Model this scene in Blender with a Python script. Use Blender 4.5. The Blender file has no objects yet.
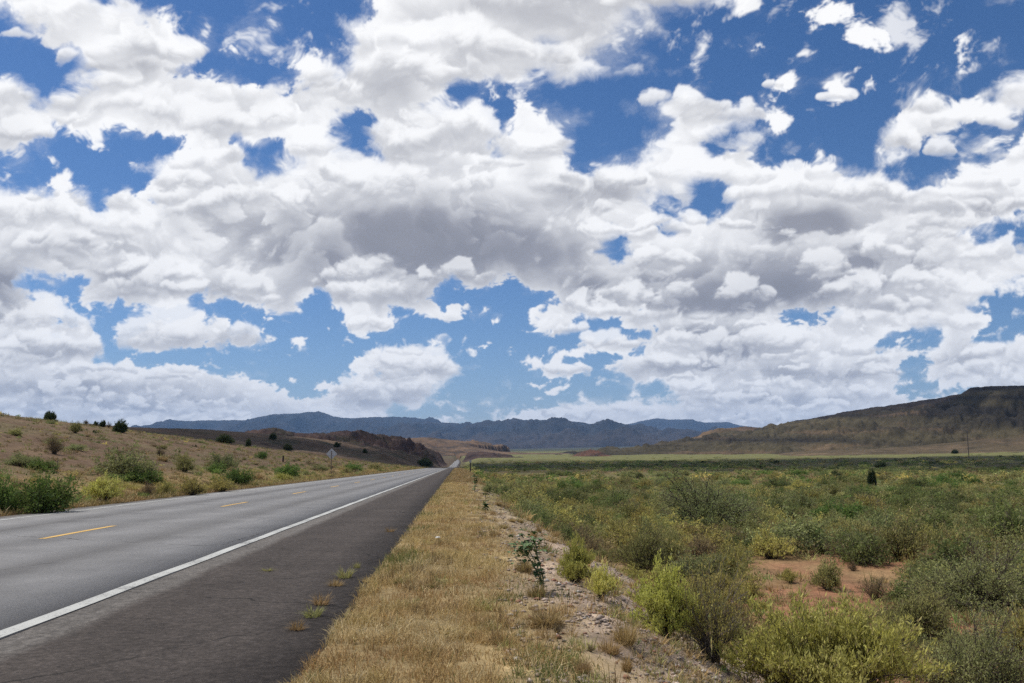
import bpy, bmesh, math, random, time
import numpy as np
from mathutils import Vector, Matrix
T0 = time.time()
rng = np.random.RandomState(7); random.seed(7)
S = bpy.context.scene; C = S.collection
R = math.radians

# ================================================================ tagging helpers
def tag(o, label=None, cat=None, group=None, kind=None):
    if label: o['label'] = label
    if cat: o['category'] = cat
    if group: o['group'] = group
    if kind: o['kind'] = kind
    return o
def empty(name, loc, rz=0.0, scale=(1, 1, 1)):
    o = bpy.data.objects.new(name, None); C.objects.link(o)
    o.location = loc; o.rotation_euler = (0, 0, rz); o.scale = scale
    o.empty_display_size = 0.2
    return o
def link(name, me, parent=None, loc=(0, 0, 0), rz=0.0, scale=(1, 1, 1)):
    o = bpy.data.objects.new(name, me); C.objects.link(o)
    o.location = loc; o.rotation_euler = (0, 0, rz); o.scale = scale
    if parent: o.parent = parent
    return o
def mesh_np(name, verts, loops, counts, mats, col=None, mat_idx=None, smooth=False):
    """mesh from flat arrays; loops = vertex index per corner, counts = corners per face"""
    me = bpy.data.meshes.new(name)
    verts = np.asarray(verts, np.float32); loops = np.asarray(loops, np.int32).ravel(); counts = np.asarray(counts, np.int32)
    me.vertices.add(len(verts)); me.vertices.foreach_set('co', verts.ravel())
    me.loops.add(len(loops)); me.loops.foreach_set('vertex_index', loops)
    me.polygons.add(len(counts))
    st = np.zeros(len(counts), np.int32); st[1:] = np.cumsum(counts)[:-1]
    me.polygons.foreach_set('loop_start', st); me.polygons.foreach_set('loop_total', counts)
    if mat_idx is not None: me.polygons.foreach_set('material_index', np.asarray(mat_idx, np.int32))
    if smooth: me.polygons.foreach_set('use_smooth', np.ones(len(counts), bool))
    for m in mats: me.materials.append(m)
    me.update(calc_edges=True)
    if col is not None:
        a = me.color_attributes.new('col', 'FLOAT_COLOR', 'POINT')
        c = np.ones((len(verts), 4), np.float32); c[:, :3] = col
        a.data.foreach_set('color', c.ravel())
    return me
class MB:
    """collects boxes and tubes into one mesh"""
    def __init__(s): s.bm = bmesh.new()
    def box(s, x0, x1, y0, y1, z0, z1):
        v = [s.bm.verts.new((x, y, z)) for z in (z0, z1) for y in (y0, y1) for x in (x0, x1)]
        for f in ((0, 2, 3, 1), (4, 5, 7, 6), (0, 1, 5, 4), (2, 6, 7, 3), (0, 4, 6, 2), (1, 3, 7, 5)):
            s.bm.faces.new([v[i] for i in f])
        return s
    def tube(s, pts, rad, n=8):
        rings = []
        for i, p in enumerate(pts):
            p = Vector(p); a = Vector(pts[max(i - 1, 0)]); b = Vector(pts[min(i + 1, len(pts) - 1)])
            q = (b - a).normalized().to_track_quat('Z', 'Y'); r = rad[i] if hasattr(rad, '__len__') else rad
            rings.append([s.bm.verts.new(p + q @ Vector((r * math.cos(2 * math.pi * k / n), r * math.sin(2 * math.pi * k / n), 0))) for k in range(n)])
        for a, b in zip(rings, rings[1:]):
            for k in range(n): s.bm.faces.new((a[k], a[(k + 1) % n], b[(k + 1) % n], b[k]))
        s.bm.faces.new(rings[0][::-1]); s.bm.faces.new(rings[-1])
        return s
    def prism(s, outline, y0, y1):
        a = [s.bm.verts.new((x, y0, z)) for x, z in outline]; b = [s.bm.verts.new((x, y1, z)) for x, z in outline]
        s.bm.faces.new(a); s.bm.faces.new(b[::-1]); n = len(a)
        for k in range(n): s.bm.faces.new((a[(k + 1) % n], a[k], b[k], b[(k + 1) % n]))
        return s
    def prism_x(s, outline, x0, x1):
        a = [s.bm.verts.new((x0, y, z)) for y, z in outline]; b = [s.bm.verts.new((x1, y, z)) for y, z in outline]
        s.bm.faces.new(a[::-1]); s.bm.faces.new(b); n = len(a)
        for k in range(n): s.bm.faces.new((a[k], a[(k + 1) % n], b[(k + 1) % n], b[k]))
        return s
    def build(s, name, m, parent=None, bevel=0.0):
        if bevel > 0: bmesh.ops.bevel(s.bm, geom=[e for e in s.bm.edges if e.calc_face_angle(0) > 0.6], offset=bevel, segments=2, affect='EDGES', profile=0.5)
        bmesh.ops.recalc_face_normals(s.bm, faces=s.bm.faces)
        me = bpy.data.meshes.new(name); s.bm.to_mesh(me); s.bm.free(); me.materials.append(m)
        return link(name, me, parent)

# ================================================================ node helpers
def mat(name):
    m = bpy.data.materials.new(name); m.use_nodes = True
    nt = m.node_tree; nt.nodes.clear()
    out = nt.nodes.new('ShaderNodeOutputMaterial'); b = nt.nodes.new('ShaderNodeBsdfPrincipled')
    nt.links.new(b.outputs[0], out.inputs[0])
    b.inputs['Roughness'].default_value = 0.85; b.inputs['Specular IOR Level'].default_value = 0.25
    return m, nt, b
def nd(nt, t, **kw):
    n = nt.nodes.new(t)
    for k, v in kw.items():
        if k in n.inputs: n.inputs[k].default_value = v
        else: setattr(n, k, v)
    return n
def noise(nt, vec, scale, detail=4.0, rough=0.55, dist=0.0):
    n = nd(nt, 'ShaderNodeTexNoise', Scale=scale, Detail=detail, Roughness=rough, Distortion=dist)
    nt.links.new(vec, n.inputs['Vector']); return n.outputs['Fac']
def ramp(nt, fac, stops):
    r = nt.nodes.new('ShaderNodeValToRGB'); e = r.color_ramp.elements
    while len(e) < len(stops): e.new(0.5)
    for i, (p, c) in enumerate(stops):
        e[i].position = p; e[i].color = (c, c, c, 1) if not hasattr(c, '__len__') else (*c, 1)
    nt.links.new(fac, r.inputs[0]); return r.outputs[0]
def mix(nt, fac, a, b, blend='MIX'):
    n = nt.nodes.new('ShaderNodeMix'); n.data_type = 'RGBA'; n.blend_type = blend
    for s_, v in ((0, fac), (6, a), (7, b)):
        if isinstance(v, bpy.types.NodeSocket): nt.links.new(v, n.inputs[s_])
        else: n.inputs[s_].default_value = v if s_ == 0 else (*v, 1)
    return n.outputs[2]
def math_(nt, op, a, b=None, c=None, clamp=False):
    n = nt.nodes.new('ShaderNodeMath'); n.operation = op; n.use_clamp = clamp
    for i, v in enumerate((a, b, c)):
        if v is None: continue
        if isinstance(v, bpy.types.NodeSocket): nt.links.new(v, n.inputs[i])
        else: n.inputs[i].default_value = v
    return n.outputs[0]
def bump(nt, b, height, strength, dist):
    n = nt.nodes.new('ShaderNodeBump'); n.inputs['Strength'].default_value = strength; n.inputs['Distance'].default_value = dist
    nt.links.new(height, n.inputs['Height']); nt.links.new(n.outputs[0], b.inputs['Normal'])
def pos(nt): return nt.nodes.new('ShaderNodeNewGeometry').outputs['Position']
def flat_mat(name, col, rough=0.7, metal=0.0, var=0.15, scale=8.0):
    m, nt, b = mat(name)
    tc = nt.nodes.new('ShaderNodeTexCoord').outputs['Object']
    f = noise(nt, tc, scale, 4)
    k = ramp(nt, f, [(0.25, 1 - var), (0.75, 1 + var)])
    nt.links.new(mix(nt, 1.0, col, k, 'MULTIPLY'), b.inputs['Base Color'])
    b.inputs['Roughness'].default_value = rough; b.inputs['Metallic'].default_value = metal
    return m

# ================================================================ camera (eye 1.25 m above the road, at the origin)
F = 870.0; CX, CY = 512.0, 341.5
PITCH = math.atan(117.5 / F); YAW = math.atan(55 * math.cos(PITCH) / F)
fw = np.array([math.sin(YAW) * math.cos(PITCH), math.cos(YAW) * math.cos(PITCH), math.sin(PITCH)])
rt = np.array([math.cos(YAW), -math.sin(YAW), 0.0]); upv = np.cross(rt, fw)
cam = bpy.data.cameras.new('camera'); cam.lens = F / 1024 * 36; cam.sensor_width = 36; cam.sensor_fit = 'HORIZONTAL'
cam.clip_start = 0.05; cam.clip_end = 80000
co = bpy.data.objects.new('camera', cam); C.objects.link(co)
co.matrix_world = Matrix(((rt[0], upv[0], -fw[0], 0), (rt[1], upv[1], -fw[1], 0), (rt[2], upv[2], -fw[2], 0), (0, 0, 0, 1)))
S.camera = co
def ray(u, v):
    d = fw + rt * (u - CX) / F + upv * (CY - v) / F
    return d                                                # unit depth along the view axis
SUN_E, SKY_S, EXPO = 4.1, 0.10, 0.0
CLOUD_W, SKY_SAT, SKY_VAL, SKY_TINT = 1.08, 1.22, 0.93, (0.93, 0.91, 1.0)
HAZE, SKY_PPD = 3.2e-5, 15.5
# ---------------------------------------------------------------- numpy noise
def _hash_grads(seed, n=256):
    r = np.random.RandomState(seed)
    a = r.rand(n, n).astype(np.float32) * 6.2831853
    return np.cos(a), np.sin(a)

def perlin(x, y, seed):
    gx, gy = _hash_grads(seed)
    xi = np.floor(x).astype(np.int32); yi = np.floor(y).astype(np.int32)
    xf = (x - xi).astype(np.float32); yf = (y - yi).astype(np.float32)
    u = xf * xf * xf * (xf * (xf * 6 - 15) + 10); v = yf * yf * yf * (yf * (yf * 6 - 15) + 10)
    def g(ix, iy, dx, dy):
        ix = ix & 255; iy = iy & 255
        return gx[iy, ix] * dx + gy[iy, ix] * dy
    a = g(xi, yi, xf, yf); b = g(xi + 1, yi, xf - 1, yf)
    c = g(xi, yi + 1, xf, yf - 1); d = g(xi + 1, yi + 1, xf - 1, yf - 1)
    return (a + (b - a) * u + ((c + (d - c) * u) - (a + (b - a) * u)) * v) * 1.5

def fbm(x, y, seed, octaves=5, gain=0.5, lac=2.03, billow=False):
    s = 0.0; amp = 1.0; tot = 0.0
    ca, sa = math.cos(0.6), math.sin(0.6)
    for i in range(octaves):
        n = perlin(x, y, seed + i * 17)
        if billow: n = np.abs(n) * 2 - 0.5
        s = s + amp * n; tot += amp
        amp *= gain
        x, y = (x * ca - y * sa) * lac + 3.7, (x * sa + y * ca) * lac + 1.3
    return s / tot

def sstep(a, b, x):
    t = np.clip((x - a) / (b - a), 0, 1)
    return t * t * (3 - 2 * t)

# ---------------------------------------------------------------- cloud layout
# outlines of the blue openings and of the clouds that float in them, as bearings (degrees*..) measured on the
# sky in units of 1/870 of the viewing distance
BLUE = [
 [(-40,5),(0,10),(15,16),(12,22),(22,30),(24,36),(40,32),(38,45),(30,48),(15,50),(50,57),(70,57),(73,65),(65,80),(92,85),(75,95),(50,90),(45,96),(32,85),(18,73),(5,74),(-40,70)],
 [(97,-20),(97,0),(105,8),(112,13),(125,10),(135,15),(145,10),(155,4),(163,12),(170,18),(178,25),(178,35),(190,38),(203,32),(215,40),(205,58),(187,70),(200,75),(225,73),(235,80),(245,90),(256,88),(270,85),(290,82),(297,75),(297,60),(310,56),(325,60),(337,66),(347,62),(345,50),(350,42),(338,30),(340,17),(358,17),(365,10),(360,0),(350,-20)],
 [(-30,162),(0,166),(20,169),(37,155),(52,160),(47,145),(62,137),(80,140),(95,147),(105,143),(112,132),(130,130),(150,140),(180,137),(194,146),(180,150),(165,153),(152,150),(150,158),(135,160),(127,164),(133,171),(148,173),(153,187),(150,203),(140,200),(125,186),(116,185),(103,193),(97,210),(90,200),(85,192),(72,187),(45,187),(15,185),(-30,170)],
 [(238,142),(256,150),(262,145),(280,133),(288,137),(286,155),(268,159),(256,155),(245,152)],
 [(330,130),(345,122),(360,116),(366,122),(364,135),(348,137),(335,135)],
 [(455,90),(458,80),(463,85),(478,87),(470,95),(462,100),(453,98)],
 [(485,88),(500,86),(512,90),(507,105),(503,130),(497,136),(493,125),(487,108),(497,100),(503,95),(490,92)],
 [(490,143),(497,141),(499,147),(494,150)],
 [(512,94),(540,91),(541,72),(550,72),(556,86),(575,84),(600,73),(625,60),(640,45),(655,40),(660,50),(690,43),(697,37),(688,33),(672,33),(672,25),(685,15),(705,9),(722,4),(726,-20),(1060,-20),(1060,65),(1024,75),(1008,79),(998,86),(1002,92),(985,95),(968,104),(945,103),(955,90),(930,92),(915,92),(911,102),(897,102),(893,115),(880,128),(876,145),(873,157),(876,169),(850,169),(830,165),(800,166),(770,168),(758,158),(758,145),(765,132),(752,131),(738,134),(722,142),(716,142),(735,130),(760,127),(778,128),(786,120),(793,104),(785,98),(766,97),(762,88),(740,86),(720,89),(705,83),(690,82),(665,90),(645,96),(637,102),(645,112),(655,125),(648,133),(640,140),(625,150),(600,153),(578,160),(570,148),(578,130),(588,120),(605,122),(607,108),(598,103),(585,111),(560,107),(535,105),(522,98),(512,97)],
 [(885,172),(905,163),(918,152),(935,157),(955,147),(965,140),(968,128),(985,122),(1030,118),(1030,125),(1005,128),(985,135),(975,140),(960,150),(950,160),(945,172),(955,178),(948,181),(935,177),(925,182),(912,187),(903,181),(888,178)],
 [(1000,147),(1030,139),(1030,145),(1010,151),(990,161),(985,158)],
 [(700,185),(698,203),(705,206),(712,198),(720,203),(717,190),(708,183)],
 [(664,212),(674,210),(676,216),(668,219)],
 [(612,242),(622,240),(626,250),(621,258),(615,250)],
 [(27,280),(40,286),(55,292),(65,282),(82,280),(85,292),(70,297),(67,300),(85,300),(100,302),(108,309),(125,310),(140,314),(160,313),(185,309),(197,300),(200,309),(220,308),(235,305),(243,310),(262,310),(265,316),(280,319),(302,315),(300,305),(305,300),(325,297),(325,302),(318,308),(320,312),(340,313),(347,322),(345,333),(350,336),(385,337),(400,330),(395,325),(390,315),(395,312),(420,312),(438,314),(440,306),(436,300),(443,295),(445,285),(450,283),(450,294),(465,295),(490,294),(497,285),(512,283),(518,290),(525,293),(545,296),(555,296),(550,299),(535,304),(527,310),(530,325),(533,336),(543,342),(560,338),(575,332),(577,323),(600,318),(625,317),(640,313),(630,318),(622,326),(650,330),(648,335),(632,338),(620,334),(600,336),(590,332),(573,340),(575,345),(552,350),(548,356),(530,356),(517,361),(530,372),(540,377),(555,382),(570,381),(585,377),(596,368),(585,365),(580,361),(570,360),(600,358),(620,356),(640,348),(645,352),(612,358),(600,365),(612,375),(628,383),(632,391),(650,388),(656,383),(667,387),(662,392),(672,396),(640,398),(612,399),(590,400),(565,402),(545,405),(520,408),(500,420),(480,428),(400,424),(388,415),(400,410),(425,408),(442,407),(445,401),(434,396),(440,390),(455,382),(462,372),(480,368),(478,361),(465,365),(450,358),(430,346),(400,346),(375,347),(358,352),(348,362),(352,371),(372,371),(378,376),(360,378),(330,380),(312,382),(312,388),(325,393),(310,394),(290,396),(288,388),(275,386),(256,381),(245,375),(230,372),(205,367),(180,370),(150,366),(130,362),(105,361),(95,357),(105,350),(105,343),(100,338),(80,328),(60,326),(60,320),(66,312),(67,301),(55,293),(35,287)],
 [(784,317),(800,313),(803,308),(815,314),(835,310),(837,315),(815,320),(800,321),(787,320)],
 [(962,237),(975,233),(990,232),(1000,225),(1015,222),(1030,221),(1030,247),(1012,243),(1000,240),(993,248),(985,243),(975,240)],
 [(870,345),(890,338),(910,335),(930,331),(938,335),(935,342),(915,346),(900,348),(880,348)],
 [(980,312),(988,304),(983,300),(997,290),(1005,292),(1040,288),(1040,330),(1010,335),(985,338),(977,338),(985,325),(995,318),(1000,312)],
 [(893,365),(910,358),(925,362),(928,368),(918,372),(930,376),(915,380),(905,377),(908,370),(895,367)],
 [(900,388),(920,382),(935,383),(960,388),(975,392),(970,397),(955,395),(945,397),(940,392),(920,390),(908,396),(898,395)],
]
PUFFS_POLY = [
 [(119,340),(122,334),(135,330),(140,325),(137,320),(150,314),(165,312),(190,310),(215,311),(230,316),(237,325),(250,327),(262,333),(273,340),(270,348),(256,354),(215,355),(190,354),(160,353),(140,353),(125,347)],
 [(768,84),(775,68),(800,67),(808,75),(805,95),(795,100),(775,96)],
 [(808,80),(818,72),(830,60),(848,60),(860,56),(870,66),(862,80),(856,90),(850,105),(825,106),(820,95),(812,88)],
 [(890,90),(910,83),(930,78),(945,70),(965,70),(980,64),(1000,60),(1020,58),(1016,62),(985,68),(965,75),(945,80),(920,84),(900,90)],
]
PUFFS = [  # small single puffs: x, y, rx, ry
 (122,3,12,7),(236,46,13,9),(250,25,5,4),(265,38,4,6),(145,2,4,4),(222,49,6,4),(700,45,7,10),(635,67,20,6),(650,60,8,8),(628,108,11,8),(645,134,10,8),(606,147,7,9),(755,53,11,6),(732,43,4,4),
 (745,3,22,7),(672,72,4,3),(818,19,10,6),(843,11,17,8),(862,40,12,7),(808,56,13,6),(873,86,13,9),(895,88,8,4),(995,48,8,5),(961,50,4,5),(793,152,7,5),(819,153,6,9),(838,158,5,3),(768,155,3,8),(905,176,8,4),(990,120,6,3),
 (330,329,5,4),(342,329,5,4),(286,320,5,3),(452,317,6,4),(456,309,10,4),(483,315,15,6),(436,343,15,5),(412,342,3,2),(482,347,12,5),(319,363,7,4),(265,375,6,6),(295,382,8,3),(472,387,5,3),(488,403,7,4),(461,408,8,6),(508,401,6,4),(506,385,4,3),(510,415,22,9),(520,330,6,4),(505,352,7,4),(525,345,5,3),(470,340,6,3),(402,333,6,4),(372,342,5,3),(300,345,4,3),(535,388,8,3),(492,372,6,3),(448,395,5,3),(640,325,8,3),(590,352,6,3),(560,372,6,2),(215,377,6,2),(250,360,6,3),(450,421,45,4),
 (538,397,9,4),(553,392,13,5),(572,395,15,5),(590,396,10,3),(1010,240,6,3),(985,240,8,2),(1012,300,5,6),(990,315,7,4),(955,342,5,2)]
GREY = [  # grey undersides: x, y, rx, ry, strength
 (430,236,120,40,.74),(475,262,70,26,.5),(330,258,75,30,.45),(395,92,55,26,.26),(400,140,55,32,.26),(130,62,44,15,.42),(8,135,36,30,.42),
 (70,243,55,15,.42),(0,295,45,32,.5),(125,287,68,22,.5),(205,205,60,32,.28),(245,290,36,12,.45),(205,342,52,10,.5),(60,352,70,9,.42),(80,388,130,9,.4),(170,404,90,7,.32),
 (600,193,56,16,.5),(555,253,70,20,.45),(580,285,50,12,.4),(745,288,120,18,.8),(700,304,80,11,.75),(815,222,76,22,.55),(790,262,90,15,.5),(880,262,70,12,.34),(985,213,50,14,.36),
 (630,20,80,30,.22),(530,32,80,30,.26),(700,112,40,20,.22),(700,335,75,9,.45),(672,371,62,8,.42),(745,350,60,8,.35),(830,375,80,9,.4),(420,372,46,6,.45),(365,402,50,5,.3),(930,140,36,18,.25),(900,310,60,9,.3),(960,360,60,6,.3),(560,371,22,4,.35),(420,300,40,10,.4),(440,325,30,6,.35),(560,330,22,5,.3),(620,348,25,4,.3),(800,400,120,6,.25),(160,95,70,14,.14),(230,120,50,20,.25),(560,60,60,30,.12)]

HEAPS = 420
HEADS = [  # heads that stand out in the cloud cover: x, foot y, half width
 (196,352,72),(405,378,52),(395,402,62),(563,330,34),(607,352,30),(556,378,28),(685,112,48),(720,125,60),(835,100,20),(788,92,18),(930,150,34),(975,130,34),(60,262,60),(118,225,46),(45,330,45),(50,355,52),(125,270,30),(250,300,40),(360,300,55),(368,334,26),(190,130,60),(120,60,70),(60,40,50),(260,120,45),(330,105,40),(480,140,44),(530,150,44),(600,190,50),(700,180,52),(780,200,55),(660,300,45),(850,305,45),(900,215,55),(960,200,40),(700,345,34),(770,350,40),(670,372,34),(610,240,34),(250,215,50),(380,90,46),(480,60,50),(20,140,40),(90,118,40),(930,330,40),(860,330,36),(1000,262,34),(960,290,34)]

def poly_sdf(px, py, poly):
    """signed distance, positive inside"""
    d = np.full(px.shape, 1e9, np.float32); inside = np.zeros(px.shape, bool)
    n = len(poly)
    for i in range(n):
        x0, y0 = poly[i]; x1, y1 = poly[(i + 1) % n]
        ex, ey = x1 - x0, y1 - y0
        wx, wy = px - x0, py - y0
        t = np.clip((wx * ex + wy * ey) / (ex * ex + ey * ey + 1e-9), 0, 1)
        d = np.minimum(d, (wx - t * ex) ** 2 + (wy - t * ey) ** 2)
        c = (y0 <= py) != (y1 <= py)
        if ey != 0: inside ^= c & (px < x0 + (py - y0) * ex / ey)
    d = np.sqrt(d)
    return np.where(inside, d, -d)

def cloud_layer(U, V, coarse=4):
    """U, V: viewing coordinates of the sky window. returns luminance-tinted rgb and alpha."""
    h, w = U.shape
    uc, vc = U[::coarse, ::coarse], V[::coarse, ::coarse]
    blue = np.full(uc.shape, -1e9, np.float32)
    for p in BLUE: blue = np.maximum(blue, poly_sdf(uc, vc, p))
    s = -blue                                    # + in cloud
    s = np.clip(s, -60, 80)
    puff = np.full(uc.shape, -60, np.float32)
    for p in PUFFS_POLY: puff = np.maximum(puff, poly_sdf(uc, vc, p) - 2.5)
    for x, y, rx, ry in PUFFS:
        r = np.sqrt(((uc - x) / rx) ** 2 + ((vc - y) / ry) ** 2)
        puff = np.maximum(puff, np.maximum((0.92 - r) * min(rx, ry) - 1.0, -60))
    s = np.maximum(s, puff)
    # outside the mapped part of the sky: loose broken cover
    ec = np.maximum(459 - vc, 0)
    out = np.maximum(np.maximum(-uc, uc - 1024), -vc - 0.0)
    gen = 60 * (fbm(uc / (ec + 90) * 2.2, np.log(ec + 90) * 3.0, 901, 3) + 0.08)
    k = sstep(10, 70, out)
    s = s * (1 - k) + gen * k
    core = np.zeros(uc.shape, np.float32)
    wu = uc + 10 * fbm(uc / 60, vc / 45, 77, 3); wv = vc + 8 * fbm(uc / 60, vc / 45, 78, 3)
    for x, y, rx, ry, a in GREY:
        r2 = ((wu - x) / (rx * 1.25)) ** 2 + ((wv - y) / (ry * 1.25)) ** 2
        core = core + (1 - core) * a * np.exp(-r2 * 1.3)
    # upsample
    def up(a):
        yy = np.minimum(np.arange(h) / coarse, a.shape[0] - 1.001); xx = np.minimum(np.arange(w) / coarse, a.shape[1] - 1.001)
        y0 = yy.astype(int); x0 = xx.astype(int); fy = (yy - y0)[:, None].astype(np.float32); fx = (xx - x0)[None].astype(np.float32)
        a0 = a[y0]; a1 = a[y0 + 1]
        r0 = a0[:, x0] * (1 - fx) + a0[:, x0 + 1] * fx; r1 = a1[:, x0] * (1 - fx) + a1[:, x0 + 1] * fx
        return r0 * (1 - fy) + r1 * fy
    S = up(s); core = up(core)
    e = np.maximum(459 - V, -20)
    L = (np.maximum(e, 0) + 130) / 7.5
    Y = V + 0.16 * np.maximum(U - 540, 0) - 0.02 * np.maximum(480 - U, 0)
    t = np.clip(e, 0, None) + 60
    Y = -(1.05 * t + 62 * np.log(t)) + (Y - V)             # flatter forms towards the horizon
    lg = np.log2(L)
    def bands(seed, gain, billow=False, lo=0, hi=8, size=1.0, wx=0, wy=0):
        """octaves of noise, each faded in only where it is smaller than a local puff"""
        out = np.zeros_like(U); tot = np.zeros_like(U)
        lam = 512.0 * 2 ** -0.5
        for j in range(9):
            k = lg + math.log2(size * 4) - math.log2(lam)  # octaves below the local top size
            wgt = sstep(-1.0, 0.0, k) * gain ** np.maximum(k, 0) * sstep(hi + 1, hi, k) * sstep(lo - 1, lo, k)
            if lam > 1.8 and wgt.max() > 1e-4:
                a = 0.5 * j
                qx, qy = (U + wx) / lam, (Y + wy) / lam
                n = perlin(qx * math.cos(a) - qy * math.sin(a) + 17.3 * j, qx * math.sin(a) + qy * math.cos(a) + 5.1 * j, seed + j)
                if billow: n = np.sqrt(n * n + 0.004) * 2 - 0.55
                out += wgt * n; tot += wgt
            lam *= 0.5
        return out / np.maximum(tot, 1e-3)
    wx = 0.5 * L * bands(5, 0.5, size=0.5, hi=4); wy = 0.5 * L * bands(105, 0.5, size=0.5, hi=4)
    def height(ox, oy, hi):
        hb = bands(205, 0.55, True, size=0.42, hi=hi, wx=wx + ox, wy=wy + oy)
        hg = bands(405, 0.55, False, size=0.8, hi=min(hi, 4), wx=wx + ox, wy=wy + oy)
        return hb, hg
    bil, big = height(0, 0, 5)
    fine = bands(305, 0.76, False, size=0.34, wx=wx, wy=wy)
    d = S / L
    edge = np.exp(-(d / 0.42) ** 2)
    def dens(b_, g_): return d + 0.50 * b_ + 0.24 * g_ - 0.03
    dn = dens(bil, big) + (0.05 + 0.55 * edge) * fine
    wisp = 0.15 + 0.42 * sstep(0.0, 0.35, bands(505, 0.5, False, size=1.2, hi=3))
    alpha = sstep(0.0, 1.0, dn / wisp)
    veil = sstep(0.0, 0.55, d + 0.62 * fine + 0.45 * big + 0.06) * (0.30 + 0.25 * sstep(-0.2, 0.3, bil)) * np.exp(-(np.minimum(d, 0) / 0.5) ** 2)
    alpha = np.maximum(alpha, veil)
    frag = 0.85 * sstep(0.24, 0.50, bands(705, 0.66, False, size=0.42, wx=wx, wy=wy) + 0.28 * bands(755, 0.5, False, size=1.3, hi=2)) * sstep(-1.3, -0.2, d) * 0.9
    alpha = np.maximum(alpha, frag)
    T = 1 - np.exp(-np.maximum(dn, 0) * 2.0)
    rel = 0.0
    H0 = 0.55 * bil + 0.5 * big
    for st, wt, hi in ((0.06, 0.55, 4), (0.16, 0.75, 3), (0.40, 0.65, 2), (0.9, 0.55, 2)):
        b1, g1 = height(-0.35 * st * L, -0.95 * st * L * 1.4, hi)
        rel = rel + wt * (H0 - (0.55 * b1 + 0.5 * g1))
    rel = np.tanh(rel * 0.9 - 0.12) * 0.48 * (0.25 + 0.75 * T) * sstep(5, 60, L)
    bsoft = bil
    thick = np.clip(T, 0, 1) * alpha
    acc = np.zeros_like(thick); run = np.zeros(w, np.float32)
    for r in range(h):
        decay = np.exp(-1.0 / np.maximum(L[r] * 0.8, 2.0))
        run = run * decay + thick[r] * (1 - decay)
        run = 0.5 * run + 0.25 * np.roll(run, 1) + 0.25 * np.roll(run, -1)
        acc[r] = run
    low_e = sstep(330, 60, e)
    deep = 1 - np.exp(-np.maximum(d, 0) * 1.1)
    shade = (0.14 + 0.22 * big + 0.08 * low_e) * acc * (0.3 + 0.7 * deep) + core * np.clip(0.72 + 0.45 * bsoft + 0.5 * big, 0.1, 1.3) * (0.3 + 0.7 * T)
    shade = shade - rel * (0.85 - 0.35 * core)
    rim = np.exp(-np.maximum(dn, 0) * 5.0)
    shade = np.where(shade > 0.3, 0.3 + 0.45 * np.tanh((shade - 0.3) / 0.45), shade)
    lum = 0.99 - np.clip(shade, -0.06, 0.80) + 0.04 * rim
    # heaps in front of heaps: each has a bright crisp top and a greyer foot
    inside = np.clip(d, -1.0, 0.45)
    for i in range(5):
        sz = (1.05, 0.85, 0.68, 0.55, 0.46)[i]
        f1 = bands(1000 + 60 * i, 0.50, False, size=sz, hi=3, wx=wx, wy=wy)
        f2 = bands(1500 + 60 * i, 0.58, True, size=sz * 0.55, hi=5, wx=wx, wy=wy)
        di = inside * 0.75 + 0.62 * f1 + 0.30 * f2 + (0.03 + 0.05 * edge) * fine - 0.27 - 0.30 * core
        ai = sstep(0.0, 0.10 + 0.16 * (i % 2), di) * (0.92 - 0.08 * (i % 3))
        ai = ai * sstep(-0.02, 0.30, d + 0.35 * fine); ti = 1 - np.exp(-np.maximum(di, 0) * 3.5)
        run = np.zeros(w, np.float32); ac = np.zeros_like(ti)
        for r in range(h):
            dec = np.exp(-1.0 / np.maximum(L[r] * 0.55, 1.5))
            run = run * dec + ti[r] * (1 - dec)
            run = 0.5 * run + 0.25 * np.roll(run, 1) + 0.25 * np.roll(run, -1); ac[r] = run
        sh = ac * (0.34 + 0.78 * core + 0.18 * low_e) + 0.36 * core * core - 0.22 * f2 * (0.4 + ti) + 0.10 * core
        li = 0.985 - np.clip(sh, -0.03, 0.72)
        lum = lum * (1 - ai) + li * ai
        alpha = alpha + (1 - alpha) * ai
    rough = bands(805, 0.80, False, size=0.30, wx=wx, wy=wy); puffy = bands(855, 0.62, True, size=0.28, wx=wx, wy=wy)
    # single cumulus heaps: rounded heads over a flat grey foot, the far low ones first
    rh = np.random.RandomState(314)
    cu, cv = U[::coarse, ::coarse], V[::coarse, ::coarse]
    cd, ccore = d[::coarse, ::coarse], core[::coarse, ::coarse]
    heaps = []
    for i in range(HEAPS):
        el_ = 459 - 10 - 500 * rh.rand() ** 1.55; x0 = rh.uniform(-60, 1084)
        heaps.append((el_, x0, rh.uniform(0.40, 1.05) * (1.6 if rh.rand() < 0.15 else 1.0), 0))
    for x0, y0, wd_ in HEADS: heaps.append((y0, x0, wd_, 1))
    heaps.sort(key=lambda t: -t[0])
    px_per = abs(float(U[h // 2, w // 2 + 1] - U[h // 2, w // 2]))
    for v0, u0, wsz, fixed in heaps:
        j = int(np.argmin((cu - u0) ** 2 + (cv - v0) ** 2)); jr, jc = divmod(j, cu.shape[1])
        dd, cc = float(cd[jr, jc]), float(ccore[jr, jc])
        nb = rh.randint(5, 10); bx = rh.uniform(-0.85, 0.85, nb); br = (0.22 + 0.34 * rh.rand(nb)) * (1.15 - 0.55 * np.abs(bx)); by = br * rh.uniform(0.35, 1.0, nb) + 0.10 * rh.rand(nb)
        if not fixed and (dd < 0.02 or rh.rand() < 1.15 * cc): continue
        Ll = (max(459 - v0, 0) + 130) / 7.5
        W_ = wsz if fixed else Ll * wsz * 1.05
        r0, c0 = jr * coarse, jc * coarse; hw = int(W_ * 1.5 / px_per) + 2
        ys_ = slice(max(r0 - hw, 0), min(r0 + hw // 2, h)); xs_ = slice(max(c0 - hw, 0), min(c0 + hw, w))
        if ys_.stop - ys_.start < 3 or xs_.stop - xs_.start < 3: continue
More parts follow.
